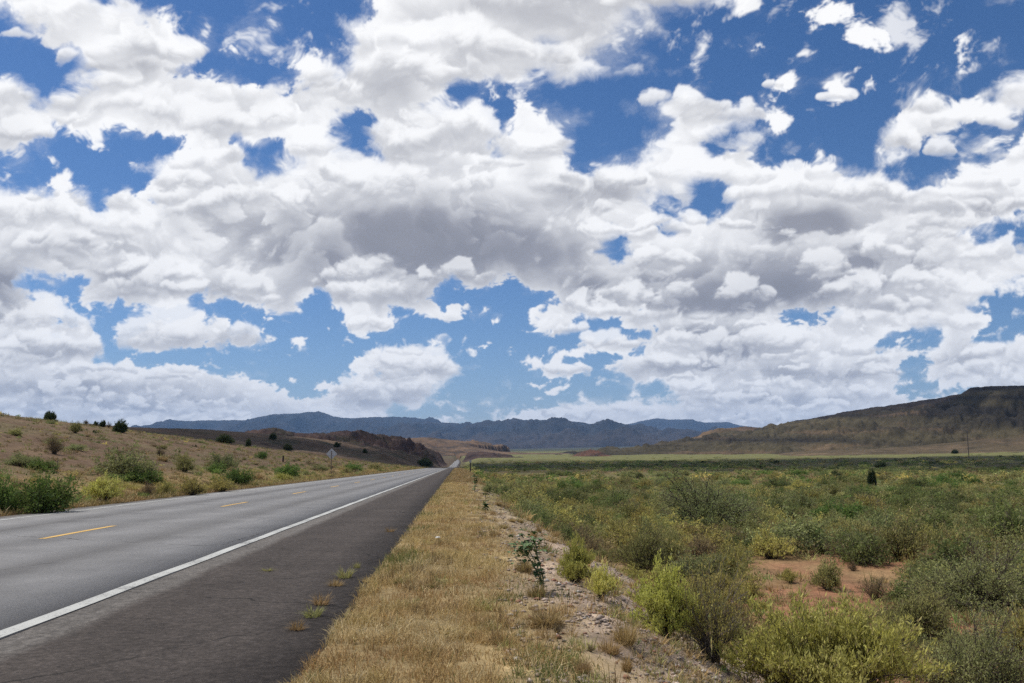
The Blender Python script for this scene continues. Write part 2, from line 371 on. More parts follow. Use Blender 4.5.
        bl, fi = bil[ys_, xs_], fine[ys_, xs_]
        ro, pf = rough[ys_, xs_], puffy[ys_, xs_]
        X = (U[ys_, xs_] - u0 + wx[ys_, xs_] * 1.3) / W_ + 0.10 * ro; Yh = (v0 - V[ys_, xs_] + wy[ys_, xs_] * 0.9) / W_ * 1.35 + 0.08 * pf
        m_ = np.full(X.shape, -9.0, np.float32); sh_ = np.zeros_like(X)
        for k in range(nb):
            q = 1 - np.sqrt((X - bx[k]) ** 2 + (Yh - by[k]) ** 2) / br[k]
            sh_ = np.where(q > m_, (Yh - by[k]) / br[k], sh_); m_ = np.maximum(m_, q)
        m_ = m_ + 0.40 * bl + 0.42 * pf + 0.42 * ro
        foot = sstep(-0.14, 0.26, Yh + 0.16 * bl + 0.14 * ro)
        a_h = sstep(0.0, 0.34, m_) * foot * 0.88
        if not fixed: a_h = a_h * sstep(-0.10, 0.22, d[ys_, xs_] + 0.3 * fi)
        t_ = np.clip(0.62 * sstep(-0.05, 0.72, Yh) + 0.38 * (0.5 + 0.5 * np.clip(sh_, -1, 1)) + 0.26 * bl + 0.34 * pf + 0.20 * ro, 0, 1)
        lo_ = 0.765 - 0.32 * cc - 0.10 * rh.rand()
        l_h = lo_ + (1.0 - lo_) * sstep(0.05, 0.80, t_)
        lum[ys_, xs_] = lum[ys_, xs_] * (1 - a_h) + l_h * a_h
        al_ = alpha[ys_, xs_]; alpha[ys_, xs_] = al_ + (1 - al_) * a_h
    lum = lum - core * (0.14 + 0.10 * big) * np.clip(d * 2 + 0.2, 0, 1)
    lum = np.where(lum < 0.62, 0.62 - 0.36 * np.tanh((0.62 - lum) / 0.36), lum)
    return lum.astype(np.float32), alpha.astype(np.float32), core
# ================================================================ terrain
RY = np.array([-400, -60, 0, 350, 450, 600, 750, 900, 1300, 1700, 1850, 2100, 30000.])
RZ = np.array([1.0, -0.91, -1.25, -3.45, -4.9, -7.0, -8.3, -7.6, -4.8, -2.1, -2.0, -5, -12.])
_yy = np.concatenate([np.linspace(-400, 2600, 3001), [30000.]])
_zz = np.interp(_yy, RY, RZ); _k = np.ones(61) / 61
_zs = _zz.copy(); _zs[30:-31] = np.convolve(_zz[:-1], _k, 'valid'); _zs[:300] = _zz[:300]
def road_z(y): return np.interp(y, _yy, _zs)
def road_x(y): return 7.0 * sstep(380, 1500, y)
PY = np.array([-400, 0, 150, 400, 900, 1600, 2500, 6000, 10000, 24000.])
PZ = np.array([0, -2.75, -3.9, -4.7, -2.6, 4.6, 15, 62, 110, 180.])
AY = np.array([-400, 0, 60, 114, 158, 260, 400, 600, 900, 1200, 1e5])
AZ = np.array([9, 9.0, 9.4, 9.7, 9.0, 6.9, 5.2, 3.2, 1.5, 0, 0.])
LEFT, RIGHT = -10.95, -0.9
def ground_z(x, y, detail=True):
    x = np.asarray(x, np.float32); y = np.asarray(y, np.float32)
    zr = road_z(y); X = x - road_x(y)
    r = np.sqrt(x * x + y * y)
    zp = np.interp(np.maximum(r, 0) * np.sign(y + 1e-6), PY, PZ) + 13 * np.clip(X / 975, 0, 2.5) ** 1.5
    n1 = fbm(x / 40, y / 40, 301, 4); n2 = fbm(x / 6.0, y / 6.0, 311, 3); n3 = fbm(x / 0.9, y / 0.9, 321, 3)
    wide = 4.2 + 0.02 * np.maximum(y - 100, 0)
    n4 = fbm(x / 2.2, y / 2.2, 331, 4)
    b = sstep(0.0, 1.0, (X - 0.7 - 0.25 * n2 - 0.40 * n4) / wide)
    far = sstep(150, 900, r)
    zR = zr + (zp - zr) * b + b * (0.35 * n1 * (1 + 2 * far) + 0.16 * n2) + 0.05 * n3 * sstep(0.2, 1.5, X) + 0.012 * n3
    zR = zR + 0.05 * sstep(-0.9, -0.2, X) * (0.5 + n2)
    w = np.maximum(LEFT - X, 0)
    A = np.interp(y, AY, AZ)
    f = 1 - np.exp(-(w / 36.0) ** 1.45)
    back = sstep(120, 420, w)
    zL = zr + A * f * (1 - 0.9 * back) + sstep(1, 25, w) * (0.55 * n1 + 0.22 * n2 + 0.05 * n3) - 0.10 * sstep(0, 0.6, w) * (1 - sstep(1, 5, w))
    zL = zL * (1 - far * 0 ) 
    # far country left of the road follows the same rising plain
    k = sstep(1200, 2200, r)
    zL = zL * (1 - k) + zp * k; zR = zR * (1 - k) + zp * k
    kf = sstep(1850, 2150, y); z = np.where(X > RIGHT, zR, np.where(X < LEFT, zL, zr * (1 - kf) + zp * kf))
    kx = sstep(-0.25, 0.25, (X - LEFT)) * sstep(0.10, -0.40, (X - RIGHT)) * (y < 1900)
    return z - kx * (0.05 + 0.0007 * np.maximum(y, 0))
def hit(u, v, zfun=None):
    """point of the ground seen in direction u, v"""
    zfun = zfun or ground_z
    d = ray(u, v); t = np.geomspace(3.0, 9000, 2600)
    p = d[None] * t[:, None]
    below = p[:, 2] < zfun(p[:, 0], p[:, 1])
    if not below.any(): return hit(u, v + 0.5, zfun) if v < 475 else None
    i = int(np.argmax(below)); lo, hi = t[max(i - 1, 0)], t[i]
    for _ in range(18):
        m = 0.5 * (lo + hi); q = d * m
        if q[2] < float(zfun(np.array([q[0]]), np.array([q[1]]))[0]): hi = m
        else: lo = m
    q = d * hi
    return q, hi

def fan(a_list, r_list):
    a = np.radians(np.asarray(a_list)); r = np.asarray(r_list)
    A, Rr = np.meshgrid(a, r); x = Rr * np.sin(A); y = Rr * np.cos(A)
    return x.astype(np.float32), y.astype(np.float32)
def grid_faces(nr, na, wrap=False):
    i = np.arange(nr - 1)[:, None] * na; j = np.arange(na if wrap else na - 1)[None]
    j1 = (j + 1) % na
    return np.stack([i + j, i + na + j, i + na + j1, i + j1], -1).reshape(-1, 4)[:, ::-1]

# ---- soil and ground-cover colour; the far flat partly carries painted cloud shade and sunlight
def land_colour(x, y):
    X = x - road_x(y); r = np.sqrt(x * x + y * y)
    n1 = fbm(x / 30, y / 30, 401, 5); n2 = fbm(x / 5, y / 5, 411, 4); n3 = fbm(x / 160, y / 160, 421, 4); n4 = fbm(x / 1.2, y / 1.2, 431, 3)
    def c(*v): return np.array(v, np.float32)[None]
    shape = X.shape; X = X.ravel(); r = r.ravel(); n1, n2, n3, n4 = [q.ravel()[:, None] for q in (n1, n2, n3, n4)]
    y_ = y.ravel()
    straw = c(.27, .20, .10); dirt = c(.255, .128, .072); gravel = c(.355, .27, .205); sage = c(.095, .10, .036); olive = c(.14, .13, .045)
    tanL = c(.108, .068, .043); farg = c(.062, .064, .026); pale = c(.14, .138, .052)  # farg darkened partly for cloud shade, pale stands partly for a sunlit strip
    def M(k, a, b): k = np.clip(k, 0, 1); k = k.reshape(-1, 1) if k.ndim == 1 else k; return a * (1 - k) + b * k
    # right of the road
    plain = M(0.28 + 1.7 * n2 + 0.9 * n1, dirt * np.ones_like(n1), c(.24, .185, .088))
    plain = M(sstep(25, 90, r)[:, None] * (0.65 + 0.6 * n1), plain, sage)
    plain = M(sstep(150, 420, r)[:, None] * np.clip(0.8 + 0.5 * n1, 0, 1), plain, farg)
    rim = sstep(830, 1050, r + 200 * n3[:, 0])[:, None]
    plain = M(rim, plain, pale)
    plain = M(sstep(2500, 4200, r)[:, None], plain, c(.055, .058, .036))
    kb = sstep(0.35, 1.5, X + 0.9 * n2[:, 0] + 0.8 * fbm(x.ravel() / 1.3, y_ / 1.3, 441, 3) - 0.004 * np.minimum(y_, 100))
    kp = sstep(3.2, 5.0, X - 0.02 * np.minimum(y_, 100) + 0.8 * n2[:, 0])
    gravel = M(sstep(13, 34, y_)[:, None], gravel, c(.21, .17, .075)); 
    straw = M(sstep(200, 520, y_)[:, None], straw, c(.10, .085, .042)); gravel = M(sstep(200, 520, y_)[:, None], gravel, c(.085, .075, .036))
    right = M(kb, straw * (1 + 0.25 * n4), gravel * (1 + 0.5 * n4)); right = M(kp, right, plain)
    # left of the road
    w = np.maximum(LEFT - X, 0)
    left = M(0.45 + 1.4 * n2 + 0.6 * n1, tanL * np.ones_like(n1), c(.145, .099, .058))
    left = M(np.clip(0.9 * n1 + 0.9 * n2 + .05, 0, 0.75), left, c(.10, .088, .042))
    left = M((1 - sstep(2, 9, w))[:, None] * 0.75, left, c(.27, .19, .075))
    left = M(sstep(90, 180, w)[:, None], left, c(.095, .062, .042))
    left = M(sstep(260, 600, y_)[:, None], left, c(.085, .062, .038))
    left = M(sstep(1500, 2500, r)[:, None], left, plain)
    out = np.where((X > -5.6)[:, None], right, left)
    return np.clip(out * (1 + 0.18 * n4), 0.01, 0.6)

def land_material(name, fine=1.0, bump_d=0.02):
    m, nt, b = mat(name); p = pos(nt)
    at = nt.nodes.new('ShaderNodeVertexColor'); at.layer_name = 'col'
    f1 = noise(nt, p, 9.0 * fine, 6, 0.7); f2 = noise(nt, p, 1.1 * fine, 6, 0.65); f3 = noise(nt, p, 0.07 * fine, 6, 0.6)
    k = ramp(nt, f1, [(0.28, 0.58), (0.5, 1.0), (0.75, 1.45)]); k2 = ramp(nt, f2, [(0.3, 0.72), (0.7, 1.3)]); k3 = ramp(nt, f3, [(0.3, 0.8), (0.7, 1.22)])
    col = mix(nt, 1.0, mix(nt, 1.0, mix(nt, 1.0, at.outputs[0], k, 'MULTIPLY'), k2, 'MULTIPLY'), k3, 'MULTIPLY')
    nt.links.new(col, b.inputs['Base Color']); b.inputs['Roughness'].default_value = 0.95; b.inputs['Specular IOR Level'].default_value = 0.1
    bump(nt, b, math_(nt, 'ADD', f1, math_(nt, 'MULTIPLY', f2, 3.0)), 0.8, bump_d)
    return m
M_LAND = land_material('land')
angs = np.concatenate([np.arange(-36, 42, 0.15), np.arange(42, 324, 3.0)])
rads = np.concatenate([[0.4, 0.8, 1.2, 1.7], np.geomspace(2.2, 25500, 1080)])
gx, gy = fan(angs, rads)
gz = ground_z(gx, gy)
vv = np.stack([gx.ravel(), gy.ravel(), gz.ravel()], 1); vv = np.vstack([vv, [[0, 0, float(ground_z(np.array([0.]), np.array([0.]))[0])]]])
gf = grid_faces(len(rads), len(angs), True)
na = len(angs); apex = len(vv) - 1
tri = np.array([[apex, (j + 1) % na, j] for j in range(na)])
loops = np.concatenate([gf.ravel(), tri.ravel()]); counts = np.concatenate([np.full(len(gf), 4), np.full(len(tri), 3)])
gcol = land_colour(gx, gy); gcol = np.vstack([gcol, gcol[:1]])
tag(link('ground', mesh_np('ground', vv, loops, counts, [M_LAND], gcol, smooth=True)), kind='structure')
print('ground', time.time() - T0)

# ---- hills as real relief on top of the sheet
def to_world(pts):
    out = []
    for u, v, d in pts:
        p = ray(u, v) * d; out.append(p)
    return np.array(out)
def relief(name, crest, arange, rrange, na_, nr_, wf, wb, p=1.1, amp=0.25, scale=120.0, seed=1, colf=None, m=None, label=None, gully=0.7, base=None, crag=0.0, left_only=False, logr=True):
    """a ridge whose skyline runs through the crest points; wf/wb = reach of the slope towards / away from the eye"""
    W = to_world(crest)
    a = np.linspace(arange[0], arange[1], na_); r = np.geomspace(rrange[0], rrange[1], nr_) if logr else np.linspace(rrange[0], rrange[1], nr_)
    x, y = fan(a, r); rr = np.sqrt(x * x + y * y)
    g = ground_z(x, y) if base is None else np.full_like(x, base)
    best = np.full(x.shape, 1e9, np.float32); zc = np.zeros_like(x); sgn = np.zeros_like(x)
    for (x0, y0, z0), (x1, y1, z1) in zip(W[:-1], W[1:]):
        ex, ey = x1 - x0, y1 - y0; t = np.clip(((x - x0) * ex + (y - y0) * ey) / (ex * ex + ey * ey), 0, 1)
        px, py = x0 + t * ex, y0 + t * ey
        d = np.hypot(x - px, y - py); k = d < best
        best = np.where(k, d, best); zc = np.where(k, z0 + t * (z1 - z0), zc); sgn = np.where(k, rr - np.hypot(px, py), sgn)
    # spurs and gullies run down the slope
    n1 = fbm(x / scale, y / scale, seed, 6, 0.55, billow=True); n2 = fbm(x / scale * 3.1, y / scale * 3.1, seed + 50, 5, 0.6)
    wd = np.where(sgn < 0, wf, wb) * (1 + 0.45 * gully * n1)
    e = np.clip((np.exp(-(best / wd) ** p) - 0.05) / 0.95, 0, 1)
    hgt = np.maximum(zc - g, 0)
    mid = np.clip(e * (1 - e) * 4, 0, 1)
    z = g + hgt * e * (1 + amp * 0.12 * n2) + hgt * mid * amp * (n1 * 0.8 + n2 * 0.35)
    if crag > 0: z = z + crag * (hgt / max(hgt.max(), 1)) * sstep(0.35, 0.9, e) * np.abs(fbm(x / (scale * .22), y / (scale * .22), seed + 90, 4, 0.6))
    cor = sstep(7, 17, np.abs(x - road_x(y) + 6.0)); z = g + (z - g) * np.where(y < 1900, cor, 1.0)
    ta = np.linspace(0, 1, na_)[None, :]; z = g + (z - g) * sstep(0, 0.07, ta) * sstep(1, 0.93, ta)
    if left_only: z = g + (z - g) * sstep(-9, -34, x - road_x(y))
    cut = 0.03 * hgt.max()
    z = z - cut * (1 - e) ** 2
    ed = np.zeros_like(z); ed[:2] = 1; ed[-2:] = 1; ed[:, :2] = 1; ed[:, -2:] = 1
    z = np.where(ed > 0, np.minimum(z, g - 1.0), z)
    f = grid_faces(nr_, na_)
    keep = ((z - g).ravel()[f] > 0).any(1); f = f[keep]
    col = colf(x.ravel(), y.ravel(), z.ravel(), (z - g).ravel() / max(hgt.max(), 1), e.ravel(), n1.ravel(), n2.ravel())
    o = link(name, mesh_np(name, np.stack([x.ravel(), y.ravel(), z.ravel()], 1), f.ravel(), np.full(len(f), 4), [m], col, smooth=True))
    return o, (x, y, z, z - g)
def col_mix(*pairs):
    out = None
    for c, k in pairs:
        c = np.array(c, np.float32)[None]
        if out is None: out = np.repeat(c, len(k), 0) if hasattr(k, '__len__') else c
        else: out = out * (1 - np.clip(k, 0, 1)[:, None]) + c * np.clip(k, 0, 1)[:, None]
    return out
M_HILL = land_material('hill_scrub', 0.06, 0.6)
M_ROCK = land_material('dark_rock', 0.12, 0.8)
M_FAR = land_material('far_forest', 0.0011, 20.0)
def c_brown(x, y, z, h, e, n1, n2):
    return col_mix(((.090, .062, .044), x), ((.118, .082, .054), 0.5 + n2 * 1.5), ((.046, .046, .028), fbm(x / 25, y / 25, 611, 4) * 2.2))
def c_ridge(x, y, z, h, e, n1, n2):
    return col_mix(((.078, .050, .042), x), ((.032, .022, .023), 0.50 + 1.8 * n2), ((.115, .070, .048), -n1 * 1.6), ((.034, .034, .02), fbm(x / 30, y / 30, 621, 4) * 1.6))
def c_tan(x, y, z, h, e, n1, n2):
    return col_mix(((.135, .085, .052), x), ((.055, .042, .032), 0.42 + 1.8 * fbm(x / 70, y / 70, 631, 5)), ((.20, .135, .082), n2 * 1.3))
def c_mesa(x, y, z, h, e, n1, n2):
    aa = np.arctan2(x, y) * 1900
    s = fbm(aa / 420 + z / 90, z / 26 + aa / 900, 641, 6, 0.55); s2 = fbm(aa / 230 + z / 60, z / 15, 651, 6, 0.6)
    return col_mix(((.064, .053, .030), x), ((.022, .019, .015), 0.30 + 2.6 * s), ((.135, .090, .055), -0.18 + 2.4 * s2 - 0.35 * h), ((.018, .014, .014), sstep(0.82, 0.93, e + 0.15 * s) * 0.9))
def c_mesa_end(x, y, z, h, e, n1, n2):
    s = fbm(x / 120, y / 120, 642, 5)
    return col_mix(((.155, .102, .062), x), ((.068, .056, .032), 0.42 + 1.8 * s), ((.05, .036, .03), sstep(0.82, 0.95, e) * (0.5 + n2)))
def c_foot(x, y, z, h, e, n1, n2):
    s = fbm(x / 90, y / 90, 643, 5)
    return col_mix(((.088, .066, .038), x), ((.15, .105, .064), -0.1 + 2.2 * s), ((.045, .038, .024), 1.6 * n2))
def c_far(x, y, z, h, e, n1, n2):
    return col_mix(((.016, .020, .022), x), ((.034, .028, .026), 0.3 + 1.2 * n2), ((.06, .045, .036), sstep(0.35, 0.1, h) * 0.6))
relief('brown_hill', [(90, 424, 430), (130, 427, 430), (200, 429, 460), (256, 433, 510), (300, 437, 580), (345, 447, 640), (400, 457, 720)], (-34, 2), (300, 1100), 320, 170, 90, 160, 1.2, 0.22, 70, 11, c_brown, M_HILL, left_only=True)
hill_tag = []
for o in C.objects:
    if o.name == 'brown_hill': hill_tag.append(o)
relief('rocky_ridge', [(235, 437, 760), (256, 430.5, 780), (272, 428.5, 790), (300, 434, 800), (325, 433.5, 820), (345, 431, 840), (362, 431.5, 860), (376, 435, 890), (392, 439, 930), (404, 442.5, 935), (414, 447, 930), (424, 454, 925), (432, 461, 920)], (-20, 0.5), (640, 1500), 420, 240, 70, 130, 1.3, 0.55, 45, 21, c_ridge, M_ROCK, crag=3.0, left_only=True)
relief('low_bluff', [(462, 459, 1300), (470, 454, 1320), (482, 451.5, 1340), (492, 453, 1350), (498, 457, 1360), (503, 461, 1370)], (0.2, 4.5), (1100, 1900), 160, 120, 40, 110, 1.5, 0.5, 40, 27, c_ridge, M_ROCK, crag=2.0)
relief('tan_hill', [(375, 442, 2500), (405, 438.5, 2500), (425, 437, 2500), (445, 439.5, 2450), (465, 445, 2400), (485, 449, 2400), (500, 451.5, 2400), (530, 453, 2400), (565, 453, 2450), (600, 453, 2500)], (-10, 10), (1800, 4300), 330, 220, 230, 450, 1.2, 0.4, 110, 31, c_tan, M_HILL)
relief('red_outcrop', [(574, 457.5, 1440), (583, 452, 1445), (591, 450, 1450), (599, 451.5, 1455), (606, 455.5, 1460), (622, 457, 1465)], (6, 13), (1330, 1640), 200, 90, 19, 32, 1.6, 0.6, 45, 35, lambda x, y, z, h, e, n1, n2: col_mix(((.125, .062, .042), x), ((.060, .040, .032), 0.5 + 1.8 * n2)), M_ROCK, crag=6.0)
relief('mesa', [(735, 456, 2700), (757, 445, 2560), (778, 430, 2400), (800, 420.5, 2150), (830, 415.5, 2050), (862, 409.5, 1950), (900, 404, 1880), (940, 398, 1830), (962, 394, 1800), (971, 388, 1790), (985, 386.5, 1780), (1024, 385.5, 1760), (1100, 384, 1740), (1250, 390, 1700)], (4, 48), (850, 4200), 820, 420, 275, 700, 1.2, 0.24, 120, 41, c_mesa, M_HILL, crag=3.5)
relief('tan_spur', [(605, 457, 2300), (640, 450, 2350), (665, 444.5, 2380), (690, 438, 2350), (712, 433, 2330), (728, 429, 2300), (745, 426.5, 2260), (760, 428, 2220), (790, 433, 2150), (840, 440, 2000)], (9, 26), (1300, 3200), 400, 260, 240, 330, 1.25, 0.36, 150, 47, c_mesa_end, M_HILL, crag=3.0)
relief('foothill', [(860, 450, 1250), (920, 446, 1280), (980, 440, 1300), (1024, 437, 1300), (1100, 434, 1290), (1200, 440, 1280)], (20, 47), (900, 1700), 300, 140, 110, 200, 1.2, 0.3, 90, 53, c_foot, M_HILL)
relief('far_mountains', [(40, 436, 15000), (120, 430, 15000), (160, 425.5, 15000), (185, 421.5, 15000), (215, 420.5, 15000), (245, 420, 15000), (262, 416.5, 15000), (285, 414.5, 15000), (305, 413, 15000), (318, 411.5, 15000), (333, 416, 15000), (350, 418, 15000), (372, 418, 15000), (392, 416, 15000), (410, 421.5, 14500), (440, 423, 14000), (470, 424, 13500), (500, 421, 13000), (520, 421.5, 12500), (545, 419.5, 12000), (570, 421, 12000), (590, 424, 12000), (620, 426, 12500), (650, 432, 12500), (690, 440, 12500)], (-34, 25), (8000, 24000), 1040, 300, 2300, 3200, 1.15, 0.60, 1300, 61, c_far, M_FAR)
relief('distant_mountains', [(600, 430, 18500), (628, 425, 18500), (645, 420.5, 18500), (657, 418, 18500), (668, 419.5, 18500), (690, 419.5, 18500), (700, 422, 18500), (728, 422.5, 18500), (742, 425.5, 18500), (780, 430, 18500), (860, 436, 18500)], (4, 26), (14500, 24500), 420, 160, 2300, 3000, 1.2, 0.55, 1500, 67, c_far, M_FAR)
for o in C.objects:
    if o.name in ('brown_hill', 'rocky_ridge', 'low_bluff', 'tan_hill', 'red_outcrop', 'mesa', 'tan_spur', 'foothill', 'far_mountains', 'distant_mountains'): tag(o, kind='structure')
print('hills', time.time() - T0)

# ================================================================ road
ys = np.concatenate([np.linspace(-30, 60, 181), np.geomspace(60.6, 1900, 320)])
def ribbon(name, xs_of_y, m, lift, thick=0.0, yr=None, nx=2, kind='structure', col=None):
    yv = ys if yr is None else yr
    xl, xr = xs_of_y(yv)
    k = np.linspace(0, 1, nx)[None]
    x = (xl[:, None] * (1 - k) + xr[:, None] * k) + road_x(yv)[:, None]; y = np.repeat(yv[:, None], nx, 1)
    z = road_z(y) + lift
    v = np.stack([x.ravel(), y.ravel(), z.ravel()], 1); f = grid_faces(len(yv), nx)[:, ::-1]
    if thick > 0:
        n0 = len(v); lo = v.copy(); lo[:, 2] -= thick; v = np.vstack([v, lo])
        i = np.arange(len(yv) - 1) * nx; a = np.stack([i, i + n0, i + nx + n0, i + nx], -1); j = i + nx - 1
        bq = np.stack([j, j + nx, j + nx + n0, j + n0], -1); f = np.vstack([f, a, bq])
    return tag(link(name, mesh_np(name, v, f.ravel(), np.full(len(f), 4), [m])), kind=kind)
def asphalt(name, lane=True):
    m, nt, b = mat(name); p = pos(nt)
    sx = nt.nodes.new('ShaderNodeSeparateXYZ'); nt.links.new(p, sx.inputs[0])
    mp = nd(nt, 'ShaderNodeMapping'); mp.inputs['Scale'].default_value = (1.0, 0.035, 1.0); nt.links.new(p, mp.inputs[0])
    streak = noise(nt, mp.outputs[0], 2.2, 5, 0.6)
    grain = noise(nt, p, 160.0, 3, 0.8); mott = noise(nt, p, 0.8, 5, 0.6); grit = noise(nt, p, 38.0, 3, 0.7); lump = noise(nt, p, 14.0, 4, 0.75)
    if lane:
        x = math_(nt, 'ADD', sx.outputs[0], math_(nt, 'MULTIPLY', math_(nt, 'SUBTRACT', mott, 0.5), 0.5))
        # oil-darkened middle of each lane, polished wheel paths beside it
        def band(c, w_): return math_(nt, 'POWER', 2.718, math_(nt, 'MULTIPLY', math_(nt, 'POWER', math_(nt, 'DIVIDE', math_(nt, 'SUBTRACT', x, c), w_), 2.0), -1.0))
        d = math_(nt, 'ADD', band(-5.25, 0.42), band(-8.75, 0.42)); d = math_(nt, 'ADD', d, math_(nt, 'MULTIPLY', band(-7.0, 0.5), 0.7)); d = math_(nt, 'ADD', d, math_(nt, 'MULTIPLY', band(-3.35, 0.35), 0.8))
        d = math_(nt, 'MULTIPLY', d, ramp(nt, streak, [(0.3, 0.35), (0.7, 1.1)]))
        base = mix(nt, d, (.180, .176, .174), (.094, .090, .088))
    else:
        xx = math_(nt, 'ADD', sx.outputs[0], math_(nt, 'MULTIPLY', math_(nt, 'SUBTRACT', mott, 0.5), 0.35))
        k = ramp(nt, math_(nt, 'ADD', xx, 3.35), [(0.30, 1.0), (0.46, 0.0)])
        base = mix(nt, k, (.060, .050, .044), (.125, .114, .104))
    c = mix(nt, 1.0, base, ramp(nt, grain, [(0.25, 0.50), (0.5, 0.98), (0.72, 1.75)]), 'MULTIPLY')
    c = mix(nt, 1.0, c, ramp(nt, grit, [(0.3, 0.70 if not lane else 0.85), (0.62, 1.10), (0.72, 2.0 if not lane else 1.2)]), 'MULTIPLY')
    if not lane: c = mix(nt, 1.0, c, ramp(nt, lump, [(0.32, 0.62), (0.5, 1.0), (0.66, 1.4)]), 'MULTIPLY')
    c = mix(nt, 1.0, c, ramp(nt, mott, [(0.3, 0.84), (0.7, 1.14)]), 'MULTIPLY')
    c = mix(nt, 1.0, c, ramp(nt, streak, [(0.3, 0.88), (0.7, 1.12)]), 'MULTIPLY')
    # cracks
    def cracks(sc, wdt, stretch, dst):
        mp2 = nd(nt, 'ShaderNodeMapping'); mp2.inputs['Scale'].default_value = stretch; nt.links.new(p, mp2.inputs[0])
        wob = nd(nt, 'ShaderNodeTexNoise', Scale=2.5, Detail=4.0); nt.links.new(p, wob.inputs['Vector'])
        ad = nt.nodes.new('ShaderNodeVectorMath'); ad.operation = 'MULTIPLY_ADD'; nt.links.new(wob.outputs['Color'], ad.inputs[0]); ad.inputs[1].default_value = (dst, dst, dst); nt.links.new(mp2.outputs[0], ad.inputs[2])
        vo = nd(nt, 'ShaderNodeTexVoronoi', Scale=sc, feature='DISTANCE_TO_EDGE'); nt.links.new(ad.outputs[0], vo.inputs['Vector'])
        return math_(nt, 'LESS_THAN', vo.outputs['Distance'], wdt)
    ck = cracks(0.16, 0.0016, (1.0, 0.6, 1.0), 0.25)
    if not lane: ck = math_(nt, 'MAXIMUM', ck, cracks(0.20, 0.0014, (0.35, 1.3, 1.0), 0.22))
    ck = math_(nt, 'MULTIPLY', ck, ramp(nt, noise(nt, p, 1.7, 4, 0.7), [(0.42, 0.0), (0.55, 1.0)]))
    c = mix(nt, math_(nt, 'MULTIPLY', ck, 0.75), c, (.012, .011, .010))
    nt.links.new(c, b.inputs['Base Color']); b.inputs['Roughness'].default_value = 0.78 if lane else 0.9; b.inputs['Specular IOR Level'].default_value = 0.3 if lane else 0.15
    bump(nt, b, math_(nt, 'SUBTRACT', math_(nt, 'ADD', grain, grit), math_(nt, 'MULTIPLY', ck, 2.0)), 0.7, 0.006)
    return m
M_LANE, M_SHLD = asphalt('lane_asphalt', True), asphalt('shoulder_asphalt', False)
def paint(name, col, worn=0.41):
    m, nt, b = mat(name); p = pos(nt)
    f = noise(nt, p, 30.0, 6, 0.75); f2 = noise(nt, p, 1.3, 4)
    k = ramp(nt, math_(nt, 'ADD', f, math_(nt, 'MULTIPLY', math_(nt, 'SUBTRACT', f2, 0.5), 0.5)), [(worn - 0.06, 1.0), (worn + 0.02, 0.0)])
    c = mix(nt, 1.0, col, ramp(nt, f2, [(0.3, 0.85), (0.7, 1.08)]), 'MULTIPLY')
    nt.links.new(mix(nt, k, c, (.12, .115, .11)), b.inputs['Base Color']); b.inputs['Roughness'].default_value = 0.6
    return m
M_WHITE, M_YELLOW = paint('white_line_paint', (.45, .45, .42)), paint('yellow_line_paint', (.62, .38, .09), 0.39)
one = lambda v: (lambda y: (np.full_like(y, v[0]), np.full_like(y, v[1])))
ribbon('road', one((-10.75, -3.30)), M_LANE, 0.0, 0.12, nx=6)
edge_n = fbm(ys * 1.1, ys * 0.0 + 3, 702, 5, 0.6) * 0.12 + fbm(ys * 0.12, ys * 0.0 + 9, 703, 3) * 0.14 + 0.10 * fbm(ys * 3.3, ys * 0 + 5, 704, 3)
ribbon('road_shoulder', lambda y: (np.full_like(y, -3.42), -0.90 + edge_n), M_SHLD, -0.006, 0.12, nx=4)
ribbon('road_verge_strip', lambda y: (-11.15 + 0.08 * fbm(y * 0.7, y * 0 + 1, 705, 4), np.full_like(y, -10.70)), M_SHLD, -0.008, 0.12, nx=2)
lines_v, lines_f = [], []
def line_mesh(name, segs, m, lift=0.004):
    V_, F_ = [], []
    for x0, x1, y0, y1 in segs:
        yv = ys[(ys > y0) & (ys < y1)]; yv = np.concatenate([[y0], yv, [y1]])
        for q in yv:
            n = 0.008 * math.sin(q * 1.7) ; V_ += [(x0 + float(road_x(q)) + n, q, float(road_z(q)) + lift), (x1 + float(road_x(q)) + n, q, float(road_z(q)) + lift)]
        b0 = len(V_) - 2 * len(yv)
        for i in range(len(yv) - 1): F_.append((b0 + 2 * i, b0 + 2 * i + 1, b0 + 2 * i + 3, b0 + 2 * i + 2))
    F_ = np.array(F_)
    return tag(link(name, mesh_np(name, np.array(V_), F_.ravel(), np.full(len(F_), 4), [m])), kind='structure')
line_mesh('white_road_line', [(-3.455, -3.305, -30, 1890), (-10.42, -10.30, -30, 1890)], M_WHITE)
line_mesh('yellow_road_line', [(-7.12, -7.00, 15.6 + 11.5 * k, 18.8 + 11.5 * k) for k in range(-3, 80)], M_YELLOW)
print('road', time.time() - T0)
